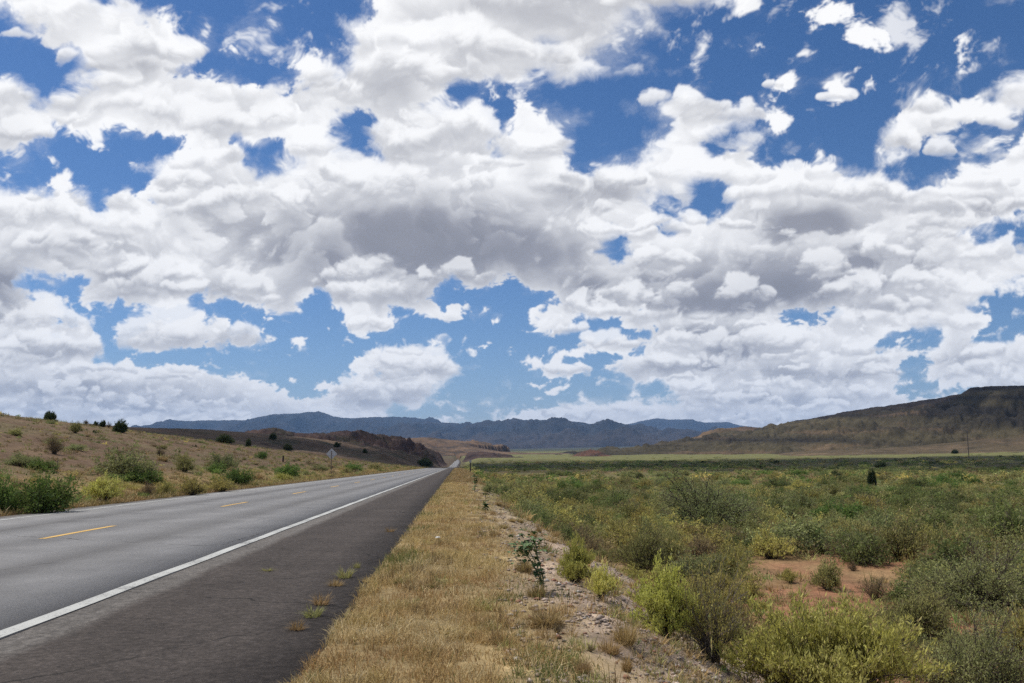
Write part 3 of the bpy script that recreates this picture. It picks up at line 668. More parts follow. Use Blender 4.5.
# ================================================================ plants: shapes
def quads_to(nv): return np.arange(nv * 4).reshape(-1, 4)
def unit(a): return a / np.maximum(np.linalg.norm(a, axis=-1, keepdims=True), 1e-9)
def leaf_quads(c, ax, ll, lw, r):
    """diamond leaves: centre c, long axis ax"""
    n = len(c); sd = unit(np.cross(ax, r.normal(size=(n, 3))))
    ll = np.broadcast_to(ll, (n,))[:, None] * 0.5; lw = np.broadcast_to(lw, (n,))[:, None] * 0.5
    return np.stack([c - ax * ll, c + sd * lw - ax * ll * 0.1, c + ax * ll, c - sd * lw - ax * ll * 0.1], 1)
def strips(paths, rad0, rad1):
    """three-sided tapered twigs along paths (n, k, 3)"""
    n, k, _ = paths.shape
    t = unit(np.gradient(paths, axis=1)); up = np.where(np.abs(t[..., 2:3]) > 0.9, [1., 0, 0], [0, 0, 1.])
    s1 = unit(np.cross(t, up)); s2 = np.cross(t, s1)
    w = np.linspace(0, 1, k)[None, :, None]; rad0 = np.broadcast_to(rad0, (n,))[:, None, None]; rad1 = np.broadcast_to(rad1, (n,))[:, None, None]
    rr = rad0 * (1 - w) + rad1 * w
    ring = np.stack([paths + rr * (math.cos(a) * s1 + math.sin(a) * s2) for a in (0, 2.094, 4.189)], 2)      # n,k,3,3
    idx = np.arange(n * k * 3).reshape(n, k, 3)
    f = [np.stack([idx[:, :-1, j], idx[:, :-1, (j + 1) % 3], idx[:, 1:, (j + 1) % 3], idx[:, 1:, j]], -1).reshape(-1, 4) for j in range(3)]
    return ring.reshape(-1, 3), np.concatenate(f)
def bez(p0, p1, p2, k):
    t = np.linspace(0, 1, k)[None, :, None]
    return (1 - t) ** 2 * p0[:, None] + 2 * t * (1 - t) * p1[:, None] + t * t * p2[:, None]
class Palette:
    def __init__(s, a, b, c=None, g=1.85): s.c = [np.array(a) * g, np.array(b) * g, np.array(c if c is not None else a) * g]
    def pick(s, k, r):
        k = k[:, None]; base = s.c[0] * (1 - k) + s.c[1] * k
        m = (r.rand(len(k)) < 0.10)[:, None]
        return np.where(m, s.c[2], base) * (1 + 0.13 * r.normal(size=(len(k), 1))).clip(0.6, 1.5)
PAL = {
 'mesquite': Palette((.072, .092, .028), (.120, .134, .042), (.13, .13, .06)),
 'olive': Palette((.105, .106, .036), (.165, .155, .055), (.16, .13, .07), 2.05),
 'broom': Palette((.205, .200, .040), (.290, .280, .090), (.21, .18, .07), 2.25),
 'plume': Palette((.225, .220, .046), (.300, .290, .095), (.23, .20, .08), 2.15),
 'lime': Palette((.165, .172, .034), (.235, .235, .062), (.19, .18, .06), 2.2),
 'yellow': Palette((.165, .150, .045), (.235, .200, .060), (.17, .13, .06), 2.1),
 'sage': Palette((.108, .120, .044), (.152, .160, .064), (.12, .12, .07), 1.95),
 'dark': Palette((.022, .034, .014), (.040, .055, .020), (.05, .05, .02), 1.6),
 'green': Palette((.045, .080, .018), (.085, .125, .030), (.10, .11, .03)),
 'brown': Palette((.125, .090, .045), (.165, .125, .060), (.10, .08, .05)),
 'straw': Palette((.310, .215, .090), (.400, .290, .135), (.22, .15, .08), 1.0),
 'grey': Palette((.120, .115, .060), (.165, .155, .085), (.10, .085, .06)),
}
def shrub(pal, seed, nst=40, ntw=6, nlf=14, ll=.05, lw=.02, up=.3, spread=80, tw=.24, lo=.35, lump=.28, stem_r=.012, flat=1.0, core=.14, jit=.035, bare=0.0):
    """stems fan out from the foot to fill a lumpy dome of radius 1 and height 1; twigs and leaves along them"""
    r = np.random.RandomState(seed)
    ph = r.rand(nst) * 6.283; th = np.radians(spread) * np.sqrt(r.rand(nst))
    lob = 1 + lump * (np.sin(ph * 2 + r.rand() * 6) * 0.5 + np.sin(ph * 3 + r.rand() * 6) * 0.4 + np.sin(th * 4 + ph + r.rand() * 6) * 0.5)
    rad = (0.62 + 0.38 * r.rand(nst) ** 0.5) * lob / (1 + lump * 0.7)
    tgt = np.stack([np.sin(th) * np.cos(ph) * rad, np.sin(th) * np.sin(ph) * rad, np.maximum(np.cos(th), 0.06) ** flat * rad], 1)
    b0 = np.stack([core * np.cos(ph) * r.rand(nst), core * np.sin(ph) * r.rand(nst), np.full(nst, -0.03)], 1)
    ctl = np.stack([tgt[:, 0] * (0.5 - 0.3 * up), tgt[:, 1] * (0.5 - 0.3 * up), tgt[:, 2] * 0.55 + 0.10 + 0.05 * r.rand(nst)], 1) + 0.06 * r.normal(size=(nst, 3))
    path = bez(b0, ctl, tgt, 7)
    sv, sf = strips(path, stem_r * (0.7 + 0.6 * r.rand(nst)), stem_r * 0.22)
    si = np.repeat(np.arange(nst), ntw); t = lo + (1 - lo) * r.rand(len(si)) ** 0.75
    k = t * 6; i0 = np.minimum(k.astype(int), 5); fr = (k - i0)[:, None]
    p = path[si, i0] * (1 - fr) + path[si, i0 + 1] * fr; tg = unit(path[si, i0 + 1] - path[si, i0])
    dirn = unit(tg * 0.6 + 0.75 * unit(r.normal(size=tg.shape)) + np.array([0, 0, up]))
    ln = tw * (0.5 + 0.8 * r.rand(len(si)))[:, None]
    q = p + dirn * ln; q[:, 2] = np.maximum(q[:, 2], 0.02)
    tp = bez(p, (p + q) / 2 + 0.03 * r.normal(size=p.shape), q, 3)
    tv, tf = strips(tp, stem_r * 0.30, stem_r * 0.12)
    keep = r.rand(len(si)) >= bare
    li = np.repeat(np.nonzero(keep)[0], nlf); u = (0.15 + 0.9 * r.rand(len(li)))[:, None]
    c = tp[li, 0] * (1 - u) + tp[li, 2] * u + jit * r.normal(size=(len(li), 3)); c[:, 2] = np.maximum(c[:, 2], 0.015)
    ax = unit(dirn[li] * 0.8 + 0.7 * r.normal(size=c.shape) + np.array([0, 0, up * 0.8]))
    lv = leaf_quads(c, ax, ll * (0.4 + 1.1 * r.rand(len(c)) ** 1.5), lw * (0.6 + 0.8 * r.rand(len(c))), r)
    tone = (0.5 + 0.25 * np.sin(ph * 3 + seed)[si] + 0.35 * (r.rand(len(si)) - .5))[li]
    col = np.repeat(PAL[pal].pick(np.clip(tone + 0.15 * r.normal(size=len(li)), 0, 1), r), 4, 0)
    wood_v = np.concatenate([sv, tv]); wood_f = np.concatenate([sf, tf + len(sv)])
    return dict(lv=lv.reshape(-1, 3), col=col, wv=wood_v, wf=wood_f)
def tuft(pal, seed, n=260, h=1.0, r0=.22, lean=.9, w=.02, k=3):
    r = np.random.RandomState(seed)
    ph = r.rand(n) * 6.283; b = np.stack([np.cos(ph), np.sin(ph), 0 * ph], 1) * (r0 * np.sqrt(r.rand(n)))[:, None]
    l = h * (0.45 + 0.6 * r.rand(n)); a2 = ph + 0.6 * r.normal(size=n); le = lean * r.rand(n) ** 0.7
    d = np.stack([np.cos(a2) * np.sin(le), np.sin(a2) * np.sin(le), np.cos(le)], 1)
    m = b + d * (l * 0.55)[:, None]; e = b + d * l[:, None] + np.stack([np.cos(a2), np.sin(a2), -0.6 + 0 * a2], 1) * (l * 0.28 * le)[:, None]
    s = np.stack([-np.sin(a2 + 1.2 * r.normal(size=n)), np.cos(a2), 0 * a2], 1) * (w * 0.5)
    q1 = np.stack([b - s, b + s, m + s * .7, m - s * .7], 1); q2 = np.stack([m - s * .7, m + s * .7, e + s * .12, e - s * .12], 1)
    lv = np.concatenate([q1, q2]); k_ = np.clip(0.5 + 0.4 * r.normal(size=n), 0, 1)
    c = PAL[pal].pick(k_, r); c = np.concatenate([c, c])
    return dict(lv=lv.reshape(-1, 3), col=np.repeat(c, 4, 0), wv=np.zeros((0, 3)), wf=np.zeros((0, 4), int))

def leaf_material(name, trans=0.40):
    m = bpy.data.materials.new(name); m.use_nodes = True; nt = m.node_tree; nt.nodes.clear()
    out = nt.nodes.new('ShaderNodeOutputMaterial')
    at = nt.nodes.new('ShaderNodeVertexColor'); at.layer_name = 'col'
    oi = nt.nodes.new('ShaderNodeObjectInfo')
    hs = nt.nodes.new('ShaderNodeHueSaturation'); nt.links.new(at.outputs[0], hs.inputs['Color'])
    nt.links.new(ramp(nt, oi.outputs['Random'], [(0, 0.49), (1, 0.512)]), hs.inputs['Hue'])
    rv = math_(nt, 'FRACT', math_(nt, 'MULTIPLY', oi.outputs['Random'], 7.31)); nt.links.new(ramp(nt, rv, [(0, 0.80), (1, 1.28)]), hs.inputs['Value'])
    b = nt.nodes.new('ShaderNodeBsdfPrincipled'); b.inputs['Roughness'].default_value = 0.7; b.inputs['Specular IOR Level'].default_value = 0.2
    tr = nt.nodes.new('ShaderNodeBsdfTranslucent'); mx = nt.nodes.new('ShaderNodeMixShader'); mx.inputs[0].default_value = trans
    nt.links.new(hs.outputs[0], b.inputs['Base Color']); nt.links.new(hs.outputs[0], tr.inputs['Color'])
    nt.links.new(b.outputs[0], mx.inputs[1]); nt.links.new(tr.outputs[0], mx.inputs[2]); nt.links.new(mx.outputs[0], out.inputs[0])
    return m
M_LEAF = leaf_material('leaves'); M_GRASS = leaf_material('dry_grass', 0.25)
M_WOOD = flat_mat('shrub_wood', (.105, .082, .066), 0.9, 0, 0.3, 6.0)
M_DEAD = flat_mat('dead_wood', (.150, .125, .108), 0.9, 0, 0.3, 6.0)

class Proto:
    """foliage and wood of one shrub shape, as two meshes for close plants and as one mesh for the small ones"""
    def __init__(s, name, g, wood=None):
        s.name, s.g, s.wood = name, g, wood or M_WOOD; s._two = s._one = None
    def two(s):
        if not s._two:
            g = s.g; f = quads_to(len(g['lv']) // 4)
            a = mesh_np(s.name + '_foliage', g['lv'], f, np.full(len(f), 4), [M_LEAF], g['col'])
            b = mesh_np(s.name + '_stems', g['wv'], g['wf'], np.full(len(g['wf']), 4), [s.wood], smooth=True) if len(g['wf']) else None
            s._two = (a, b)
        return s._two
    def one(s):
        if not s._one:
            g = s.g; f = quads_to(len(g['lv']) // 4)
            v = np.concatenate([g['lv'], g['wv']]); fa = np.concatenate([f, g['wf'] + len(g['lv'])])
            col = np.concatenate([g['col'], np.full((len(g['wv']), 3), .1)])
            mi = np.concatenate([np.zeros(len(f), int), np.ones(len(g['wf']), int)])
            s._one = mesh_np(s.name, v, fa, np.full(len(fa), 4), [M_LEAF, s.wood], col, mi)
        return s._one
P = {}
def proto(key, *a, tuft_=False, wood=None, **k):
    P[key] = Proto(key, tuft(*a, **k) if tuft_ else shrub(*a, **k), wood)
# close-up shapes
proto('broom_near', 'plume', 1, nst=200, ntw=9, nlf=20, ll=.046, lw=.013, up=.95, spread=62, tw=.17, lo=.42, lump=.22, jit=.018, stem_r=.008)
proto('lime_near', 'lime', 2, nst=110, ntw=9, nlf=13, ll=.060, lw=.024, up=.5, spread=84, tw=.20, lo=.35, lump=.35, jit=.025)
proto('twig_near', 'yellow', 3, nst=62, ntw=9, nlf=11, ll=.044, lw=.016, up=.6, spread=72, tw=.24, lo=.30, lump=.4, jit=.03, stem_r=.011, bare=.30, wood=M_DEAD)
proto('mesquite_near', 'sage', 4, nst=100, ntw=11, nlf=20, ll=.038, lw=.012, up=.15, spread=86, tw=.26, lo=.35, lump=.38, jit=.028, stem_r=.016)
proto('olive_near', 'olive', 5, nst=150, ntw=9, nlf=10, ll=.050, lw=.016, up=.7, spread=74, tw=.2, lo=.35, lump=.3, jit=.025)
# mid-distance shapes
for i in range(3):
    proto('mesquite%d' % i, 'mesquite', 20 + i, nst=70, ntw=7, nlf=9, ll=.085, lw=.034, up=.15, spread=88, tw=.28, lo=.35, lump=.42, jit=.05, stem_r=.016)
    proto('olive%d' % i, 'olive', 30 + i, nst=90, ntw=6, nlf=8, ll=.085, lw=.030, up=.6, spread=80, tw=.22, lo=.30, lump=.36, jit=.04)
    proto('broom%d' % i, 'broom', 40 + i, nst=110, ntw=6, nlf=7, ll=.085, lw=.028, up=.9, spread=74, tw=.18, lo=.30, lump=.22, jit=.03, stem_r=.008)
    proto('sage%d' % i, 'sage', 50 + i, nst=70, ntw=6, nlf=9, ll=.085, lw=.032, up=.3, spread=86, tw=.24, lo=.30, lump=.38, jit=.05)
    proto('green%d' % i, 'green', 60 + i, nst=80, ntw=7, nlf=9, ll=.090, lw=.042, up=.3, spread=86, tw=.24, lo=.25, lump=.34, jit=.05)
    proto('yellow%d' % i, 'yellow', 70 + i, nst=100, ntw=5, nlf=7, ll=.085, lw=.030, up=.8, spread=80, tw=.18, lo=.30, lump=.25, jit=.03)
    proto('brown%d' % i, 'brown', 80 + i, nst=100, ntw=6, nlf=4, ll=.080, lw=.022, up=.6, spread=78, tw=.24, lo=.20, lump=.32, jit=.04, bare=.25, stem_r=.011)
    proto('tuft%d' % i, 'straw', 90 + i, tuft_=True, n=420, h=1.05, r0=.42, lean=1.15, w=.030)
proto('dark0', 'dark', 100, nst=90, ntw=9, nlf=12, ll=.10, lw=.055, up=.5, spread=92, tw=.26, lo=.25, lump=.22, jit=.05, flat=.7)
proto('dark1', 'dark', 101, nst=90, ntw=9, nlf=12, ll=.10, lw=.055, up=.5, spread=92, tw=.26, lo=.25, lump=.30, jit=.05, flat=.7)
print('protos', time.time() - T0)

# ================================================================ plants: places
def world_size(px, depth): return px * depth / F
def plant_at(u, v, w, h, key, name, label, cat='bush', group=None, parts=True, rz=None, sink=0.0, at=None, dscale=1.0):
    """foot seen in direction (u, v), w x h wide and high as seen from the road"""
    q, d = at if at is not None else hit(u, v)
    sx_, sz = world_size(w, d) / 2, world_size(h, d)
    rz = random.uniform(0, 6.28) if rz is None else rz
    sc_ = (sx_, sx_ * dscale, sz); loc = (float(q[0]), float(q[1]), float(q[2]) - sink * sz)
    if parts:
        t = tag(empty(name, loc, rz, sc_), label, cat, group)
        a, b = P[key].two(); link('foliage', a, t)
        if b: link('stem', b, t)
    else:
        t = tag(link(name, P[key].one(), None, loc, rz, sc_), label, cat, group)
    taken.append((loc[0], loc[1], sx_))
    return t
taken = []
B = plant_at
# beside the gravel bank and on the flat
B(828, 728, 250, 134, 'broom_near', 'bush', 'big feathery yellow-green bush filling the bottom edge of the view')
B(712, 662, 124, 112, 'twig_near', 'bush', 'grey half-bare twiggy bush with a dark open middle')
B(664, 636, 84, 80, 'lime_near', 'bush', 'bright lime-green leafy bush leaning on the grey twiggy bush')
B(577, 582, 50, 48, 'lime_near', 'bush', 'round bright yellow-green bush at the top edge of the gravel bank')
B(601, 600, 44, 38, 'broom1', 'bush', 'small round yellow-olive bush just below the round bright one')
B(705, 530, 124, 60, 'mesquite_near', 'mesquite_bush', 'largest olive mesquite on the flat, dark at its foot')
B(790, 553, 104, 44, 'sage0', 'mesquite_bush', 'blue-green spreading mesquite beside the largest olive one')
B(803, 549, 46, 30, 'green1', 'bush', 'dark green dense shrub against the blue-green mesquite')
B(643, 578, 78, 56, 'olive_near', 'bush', 'broad olive shrub with grey twigs behind the lime-green bush')
B(620, 556, 64, 38, 'yellow2', 'bush', 'wide yellowish-olive shrub behind the round bright bush')
B(668, 566, 56, 34, 'olive2', 'bush', 'dull olive shrub between the broad olive one and the red clearing')
B(726, 578, 64, 34, 'yellow1', 'bush', 'low yellow-ochre bush at the near side of the red clearing')
B(700, 560, 60, 30, 'brown1', 'bush', 'low rusty-brown bush in front of the largest olive mesquite')
B(828, 590, 46, 32, 'olive1', 'bush', 'olive bush alone on the red clearing')
B(875, 600, 44, 27, 'brown0', 'bush', 'grey-brown twiggy bush alone on the red clearing')
B(790, 583, 26, 17, 'yellow0', 'bush', 'small yellowish bush at the far edge of the red clearing')
B(853, 571, 14, 11, 'brown2', 'bush', 'tiny brown bush at the back of the red clearing')
B(985, 612, 140, 74, 'mesquite_near', 'mesquite_tree', 'wide feathery green mesquite with bare arching branches by the clearing', 'tree')
B(1015, 548, 110, 52, 'mesquite1', 'mesquite_tree', 'darker green mesquite behind the wide feathery one', 'tree')
B(900, 560, 74, 46, 'olive2', 'bush', 'olive bush with grey twigs at the far corner of the clearing')
B(918, 640, 104, 56, 'olive_near', 'bush', 'olive-grey bush in front of the wide feathery mesquite')
B(985, 700, 150, 92, 'mesquite_near', 'mesquite_bush', 'blue-green mesquite with long slanting twigs beside the big feathery bush')
B(1030, 672, 110, 70, 'yellow2', 'bush', 'yellow-brown bush at the edge of the view before the feathery mesquite')
B(563, 500, 18, 21, 'green0', 'bush', 'upright dark green bush standing above the yellow shrubs')
B(572, 506, 18, 18, 'green2', 'bush', 'second dark green bush close against the upright one')
B(548, 516, 24, 16, 'green1', 'bush', 'rounded green bush with a dark side below the dark green pair')
B(526, 511, 20, 14, 'sage1', 'bush', 'blue-green bush by the head of the gravel strip')
B(488, 492, 14, 12, 'sage2', 'bush', 'pale blue-green bush beside the stalk plants on the verge')
for u, v, w, h, what in ((523, 518, 10, 8, 'topmost'), (537, 520, 11, 8, 'second'), (547, 526, 15, 13, 'largest'), (539, 532, 9, 7, 'lowest but one'), (534, 538, 11, 8, 'lowest')):
    B(u, v, w, h, 'tuft%d' % (u % 3), 'grass_clump', 'golden dry grass clump on the gravel strip, %s of five' % what, 'grass clump', 'dry clumps along the top of the gravel strip', parts=False)
B(625, 645, 40, 28, 'tuft0', 'grass_clump', 'wide golden grass clump beside the lime-green bush', 'grass clump', None, False)
B(627, 672, 18, 22, 'tuft1', 'grass_clump', 'narrow golden grass clump on the gravel below the wide clump', 'grass clump', None, False)
B(583, 676, 26, 20, 'tuft2', 'grass_clump', 'brownish dry grass clump at the bottom of the gravel bank', 'grass clump', None, False)
B(557, 634, 16, 13, 'brown1', 'grass_clump', 'dull green low clump between dry verge and gravel', 'grass clump', None, False)
B(591, 652, 12, 9, 'brown2', 'grass_clump', 'small dark clump alone on the gravel bank', 'grass clump', None, False)
B(873, 489, 11, 19, 'dark0', 'juniper', 'lone dark upright juniper by a bare patch on the flat', 'tree')
B(836, 479, 15, 8, 'dark1', 'bush', 'dark rounded shrub on the flat beside the lone juniper')
B(881, 468, 15, 6, 'dark0', 'bush', 'low dark shrub on the flat behind the lone juniper')
B(955, 453.6, 7, 4.5, 'dark1', 'bush', 'dark round shrub near the foot of the utility pole')
# left of the road
B(43, 513, 78, 42, 'green0', 'bush', 'big dark green bush by the left road line, nearest the camera but one')
B(0, 516, 42, 44, 'green2', 'bush', 'dark green bush cut off by the edge of the view beyond the road')
B(103, 504, 54, 32, 'broom0', 'bush', 'yellow-green bush beside the big dark green roadside bush')
B(127, 480, 78, 38, 'sage0', 'mesquite_bush', 'widest pale green mesquite on the slope above the road')
B(141, 483, 44, 17, 'green1', 'bush', 'low dark green bush in front of the widest pale mesquite')
B(54, 454, 26, 22, 'brown0', 'bush', 'brownish olive twiggy bush halfway up the bare slope')
B(75, 433, 18, 12, 'olive1', 'bush', 'olive bush high on the slope under the skyline junipers')
B(160, 456, 13, 11, 'brown2', 'bush', 'small brown bush above the widest pale mesquite')
B(185, 472, 30, 20, 'olive0', 'bush', 'olive bush with a bare brown foot right of the widest mesquite')
B(223, 468, 36, 18, 'sage2', 'mesquite_bush', 'blue-green low mesquite on the slope facing the yellow dashes')
B(216, 473, 24, 12, 'green2', 'bush', 'dark green bush under the blue-green low mesquite')
B(236, 486, 44, 20, 'green0', 'bush', 'mid-green bush by the road beyond the yellow roadside row')
B(193, 496, 38, 22, 'yellow0', 'bush', 'yellowish bush in the roadside row, with a green back', group='yellow bushes along the far road edge')
B(222, 492, 40, 17, 'yellow1', 'bush', 'yellowest bush at the end of the roadside row', group='yellow bushes along the far road edge')
B(165, 498, 34, 18, 'yellow2', 'bush', 'straw-yellow bush at the start of the roadside row', group='yellow bushes along the far road edge')
B(147, 498, 22, 20, 'brown1', 'bush', 'brown bush between the yellow-green bush and the roadside row')
B(20, 466, 46, 14, 'sage1', 'bush', 'pale green low bush behind the big dark roadside bush')
B(40, 470, 34, 13, 'green1', 'bush', 'green low bush above the yellow-green roadside bush')
B(75, 450, 34, 7, 'sage2', 'bush', 'flat green patch of shrub beside the brownish twiggy bush')
B(288, 477, 34, 16, 'green1', 'bush', 'green bush standing just before the diamond sign')
B(282, 482, 26, 10, 'broom2', 'bush', 'low yellow-green bush at the road edge before the diamond sign')
B(320, 471, 24, 8, 'sage0', 'bush', 'blue-green bush right behind the diamond sign post')
B(352, 471, 26, 9, 'green2', 'bush', 'green bush at the road edge past the diamond sign')
B(375, 470, 22, 7, 'olive1', 'bush', 'olive bush by the road further past the diamond sign')
B(262, 459, 16, 9, 'green0', 'bush', 'green bush on the crest of the tan slope near a short post')
# skyline junipers on the left hill
for u, v, w, h, k, lab in ((49, 415, 14, 9, 'dark0', 'broad dark juniper, highest on the left skyline'), (120, 431.5, 15, 13, 'dark1', 'round dark juniper, biggest of those on the skyline'),
                           (102.5, 425, 8, 6.5, 'dark0', 'small round juniper just left of the biggest'), (86, 422.5, 9, 5.5, 'brown1', 'thin brownish juniper on the skyline'),
                           (95.5, 423.5, 6, 5, 'dark1', 'tiny juniper between the thin brownish and the small round one'), (109, 425.5, 7, 7, 'brown2', 'bare spindly shrub against the sky beside the biggest juniper')):
    B(u, v + 1.0, w, h, k, 'juniper', lab, 'tree', 'junipers along the left skyline', True)
def hill_surface(name):
    o = C.objects[name]; return o
from mathutils.bvhtree import BVHTree
def bvh_of(name):
    me = C.objects[name].data; n = len(me.vertices); v = np.zeros(n * 3, np.float32); me.vertices.foreach_get('co', v)
    f = np.zeros(len(me.loops), np.int32); me.loops.foreach_get('vertex_index', f)
    return BVHTree.FromPolygons(v.reshape(-1, 3).tolist(), f.reshape(-1, 4).tolist())
HB = {n: bvh_of(n) for n in ('brown_hill', 'rocky_ridge')}
def hit_hill(u, v, names):
    d = Vector(ray(u, v)); best = None
    for n in names:
        h = HB[n].ray_cast(Vector((0, 0, 0)), d.normalized())
        if h[0] is not None:
            dep = float(np.dot(np.array(h[0]), fw))
            if best is None or dep < best[1]: best = (np.array(h[0]), dep)
    g = hit(u, v)
    if g is not None and (best is None or g[1] < best[1]): best = g
    return best
for u, v, w, h, lab in ((225, 441.5, 20, 9.5, 'wide dark tree clump on the brown hill, largest there'), (248, 446, 6, 8, 'narrow dark juniper on the brown hill beside the wide clump'),
                        (288, 451, 10, 7, 'dark round juniper on the brown hill near the diamond sign'), (273, 439.5, 8, 7, 'dark juniper below the ridge crest of the brown hill'),
                        (337, 447, 9, 5, 'low dark juniper above the diamond sign'), (365, 453, 6, 4.5, 'small dark juniper at the foot of the rocky ridge')):
    a = hit_hill(u, v, HB)
    if a is not None: B(u, v, w, h, 'dark%d' % (int(u) % 2), 'juniper', lab, 'tree', 'junipers on the shaded brown hill', True, at=a)
a = hit_hill(424, 467.3, HB)
if a is not None: B(424, 467, 20, 9, 'dark1', 'tree', 'dense dark tree left of the road where it tops the rise', 'tree', None, True, at=a)

# ---- many small shrubs on the flat: every one an object
def free(x, y, r_):
    return all((x - a) ** 2 + (y - b) ** 2 > (0.55 * (r_ + c)) ** 2 for a, b, c in taken)
def clearing(u, v): return (((u - 838) / 92) ** 2 + ((v - 586) / 28) ** 2 < 1 - 0.35 * np.sin(u * 0.09) ) | (((u - 770) / 34) ** 2 + ((v - 572) / 10) ** 2 < 1)
def to_px(p):
    q_ = p @ fw; return CX + F * (p @ rt) / q_, CY - F * (p @ upv) / q_, q_
KN = {'mesquite': 'mesquite_bush', 'sage': 'sagebrush', 'tuft': 'grass_clump', 'brown': 'dry_bush'}
FIELD = {'olive': 'olive scrub bush, one of many crowding the flat', 'mesquite': 'low green mesquite bush, one of many on the flat', 'yellow': 'small yellowish bush scattered among the scrub of the flat',
         'sage': 'grey-green bush scattered among the scrub of the flat', 'brown': 'small brown twiggy bush scattered among the scrub of the flat'}
GRP = {'olive': 'olive scrub on the flat', 'mesquite': 'green mesquite on the flat', 'yellow': 'yellowish bushes on the flat', 'sage': 'grey-green bushes on the flat', 'brown': 'brown bushes on the flat'}
rr = np.random.RandomState(5); n_f = 0; tries = 0
while n_f < 200 and tries < 9000:
    tries += 1
    d = 13 * math.exp(rr.rand() * math.log(62 / 13)); a = math.radians(rr.uniform(2.0, 37))
    x, y = d * math.sin(a), d * math.cos(a)
    X = x
    if X < (3.6 if y < 24 else 2.0 + 0.008 * y): continue
    z = float(ground_z(np.array([x]), np.array([y]))[0]); p = np.array([x, y, z]); u, v, dep = to_px(p)
    if u > 1060 or v > 690 or clearing(u, v): continue
    if 560 < u < 640 and v > 590: continue
    s = rr.uniform(0.45, 1.0) * (0.8 + 0.012 * d)
    if d < 18: s *= 0.6
    if not free(x, y, s): continue
    n = float(fbm(np.array([x / 14.0]), np.array([y / 14.0]), 811, 3)[0])
    kn = rr.rand() + 0.5 * n - (0.25 if u > 800 else 0)
    kind = 'mesquite' if kn < 0.22 else 'sage' if kn < 0.34 else 'olive' if kn < 0.66 else 'brown' if kn < 0.76 else 'yellow'
    key = kind + str(rr.randint(3))
    hgt = s * rr.uniform(0.75, 1.15)
    tag(link(KN.get(kind, 'bush'), P[key].one(), None, (x, y, z - 0.03), rr.uniform(0, 6.28), (s, s * rr.uniform(.8, 1.15), hgt)), FIELD[kind], 'bush', GRP[kind])
    taken.append((x, y, s)); n_f += 1
# ---- larger mesquites standing out of the scrub further off
n_f = tries = 0
while n_f < 130 and tries < 5000:
    tries += 1
    d = 34 * math.exp(rr.rand() ** 0.9 * math.log(230 / 34)); a = math.radians(rr.uniform(1.5, 37)); x, y = d * math.sin(a), d * math.cos(a)
    if x < 3.5 + 0.01 * y: continue
    z = float(ground_z(np.array([x]), np.array([y]))[0]); u, v, dep = to_px(np.array([x, y, z]))
    if u > 1060 or clearing(u, v): continue
    s = rr.uniform(0.9, 1.7) * (1 + d * 0.002)
    if not free(x, y, s): continue
    kind = ('olive', 'mesquite', 'mesquite', 'sage', 'green', 'yellow')[rr.randint(6)]
    tag(link('mesquite_bush', P[kind + str(rr.randint(3))].one(), None, (x, y, z - 0.05), rr.uniform(0, 6.28), (s, s * rr.uniform(.8, 1.2), s * rr.uniform(.6, .95))), 'large rounded bush rising above the scrub far out on the flat', 'bush', 'large bushes out on the flat')
    taken.append((x, y, s)); n_f += 1
# ---- small shrubs on the slope left of the road
SL = {'brown': 'small brown bush dotted on the bare slope', 'sage': 'grey-green bush dotted on the bare slope', 'olive': 'small olive bush dotted on the bare slope', 'tuft': 'dry straw-coloured grass clump on the bare slope'}
SG = {'brown': 'brown bushes on the slope', 'sage': 'grey-green bushes on the slope', 'olive': 'olive bushes on the slope', 'tuft': 'dry clumps on the slope'}
n_f = tries = 0
while n_f < 190 and tries < 9000:
    tries += 1
    w = 1.0 + 75 * rr.rand() ** 1.4; y = rr.uniform(16, 330); x = LEFT - w
    z = float(ground_z(np.array([x]), np.array([y]))[0]); u, v, dep = to_px(np.array([x, y, z]))
    if u < -20 or u > 470: continue
    if rr.rand() > 22.0 / (18 + w): continue
    s = rr.uniform(0.3, 0.8) * (1.25 if w < 7 else 0.9)
    if not free(x, y, s): continue
    k = rr.rand()
    kind = 'olive' if k < 0.30 else 'sage' if k < 0.48 else 'brown' if k < 0.74 else 'tuft'
    tag(link(KN.get(kind, 'bush'), P[kind + str(rr.randint(3))].one(), None, (x, y, z - 0.03), rr.uniform(0, 6.28), (s, s, s * rr.uniform(.6, .9))), SL[kind], 'grass clump' if kind == 'tuft' else 'bush', SG[kind])
    taken.append((x, y, s)); n_f += 1
print('bushes', len(taken), time.time() - T0)

# ================================================================ ground cover nobody could count
def merged(name, places, protos_, m=M_LEAF):
    """one mesh from many small clumps: places = list of arrays (x, y, z, radius, height, tint index)"""
    V_, C_ = [], []
    for pi, pr in enumerate(protos_):
        k = places[:, 5].astype(int) == pi
        if not k.any(): continue
        q = places[k]; g = pr; lv = g['lv']; a = rng.rand(len(q)) * 6.283; ca, sa = np.cos(a), np.sin(a)
        x = lv[None, :, 0] * ca[:, None] - lv[None, :, 1] * sa[:, None]; y = lv[None, :, 0] * sa[:, None] + lv[None, :, 1] * ca[:, None]
        V_.append(np.stack([q[:, 0:1] + x * q[:, 3:4], q[:, 1:2] + y * q[:, 3:4], q[:, 2:3] + lv[None, :, 2] * q[:, 4:5]], -1).reshape(-1, 3).astype(np.float32))
        C_.append((g['col'][None] * (0.62 + 0.85 * rng.rand(len(q)) ** 1.3)[:, None, None]).reshape(-1, 3).astype(np.float32))
    V_ = np.concatenate(V_); C_ = np.concatenate(C_); f = quads_to(len(V_) // 4)
    return tag(link(name, mesh_np(name, V_, f, np.full(len(f), 4), [m], C_)), kind='stuff')
def lowshrub(pal, seed, n, sz):
    return shrub(pal, seed, nst=n, ntw=3, nlf=4, ll=sz, lw=sz * .5, up=.4, spread=86, tw=.3, lo=.3, lump=.35, jit=.07)
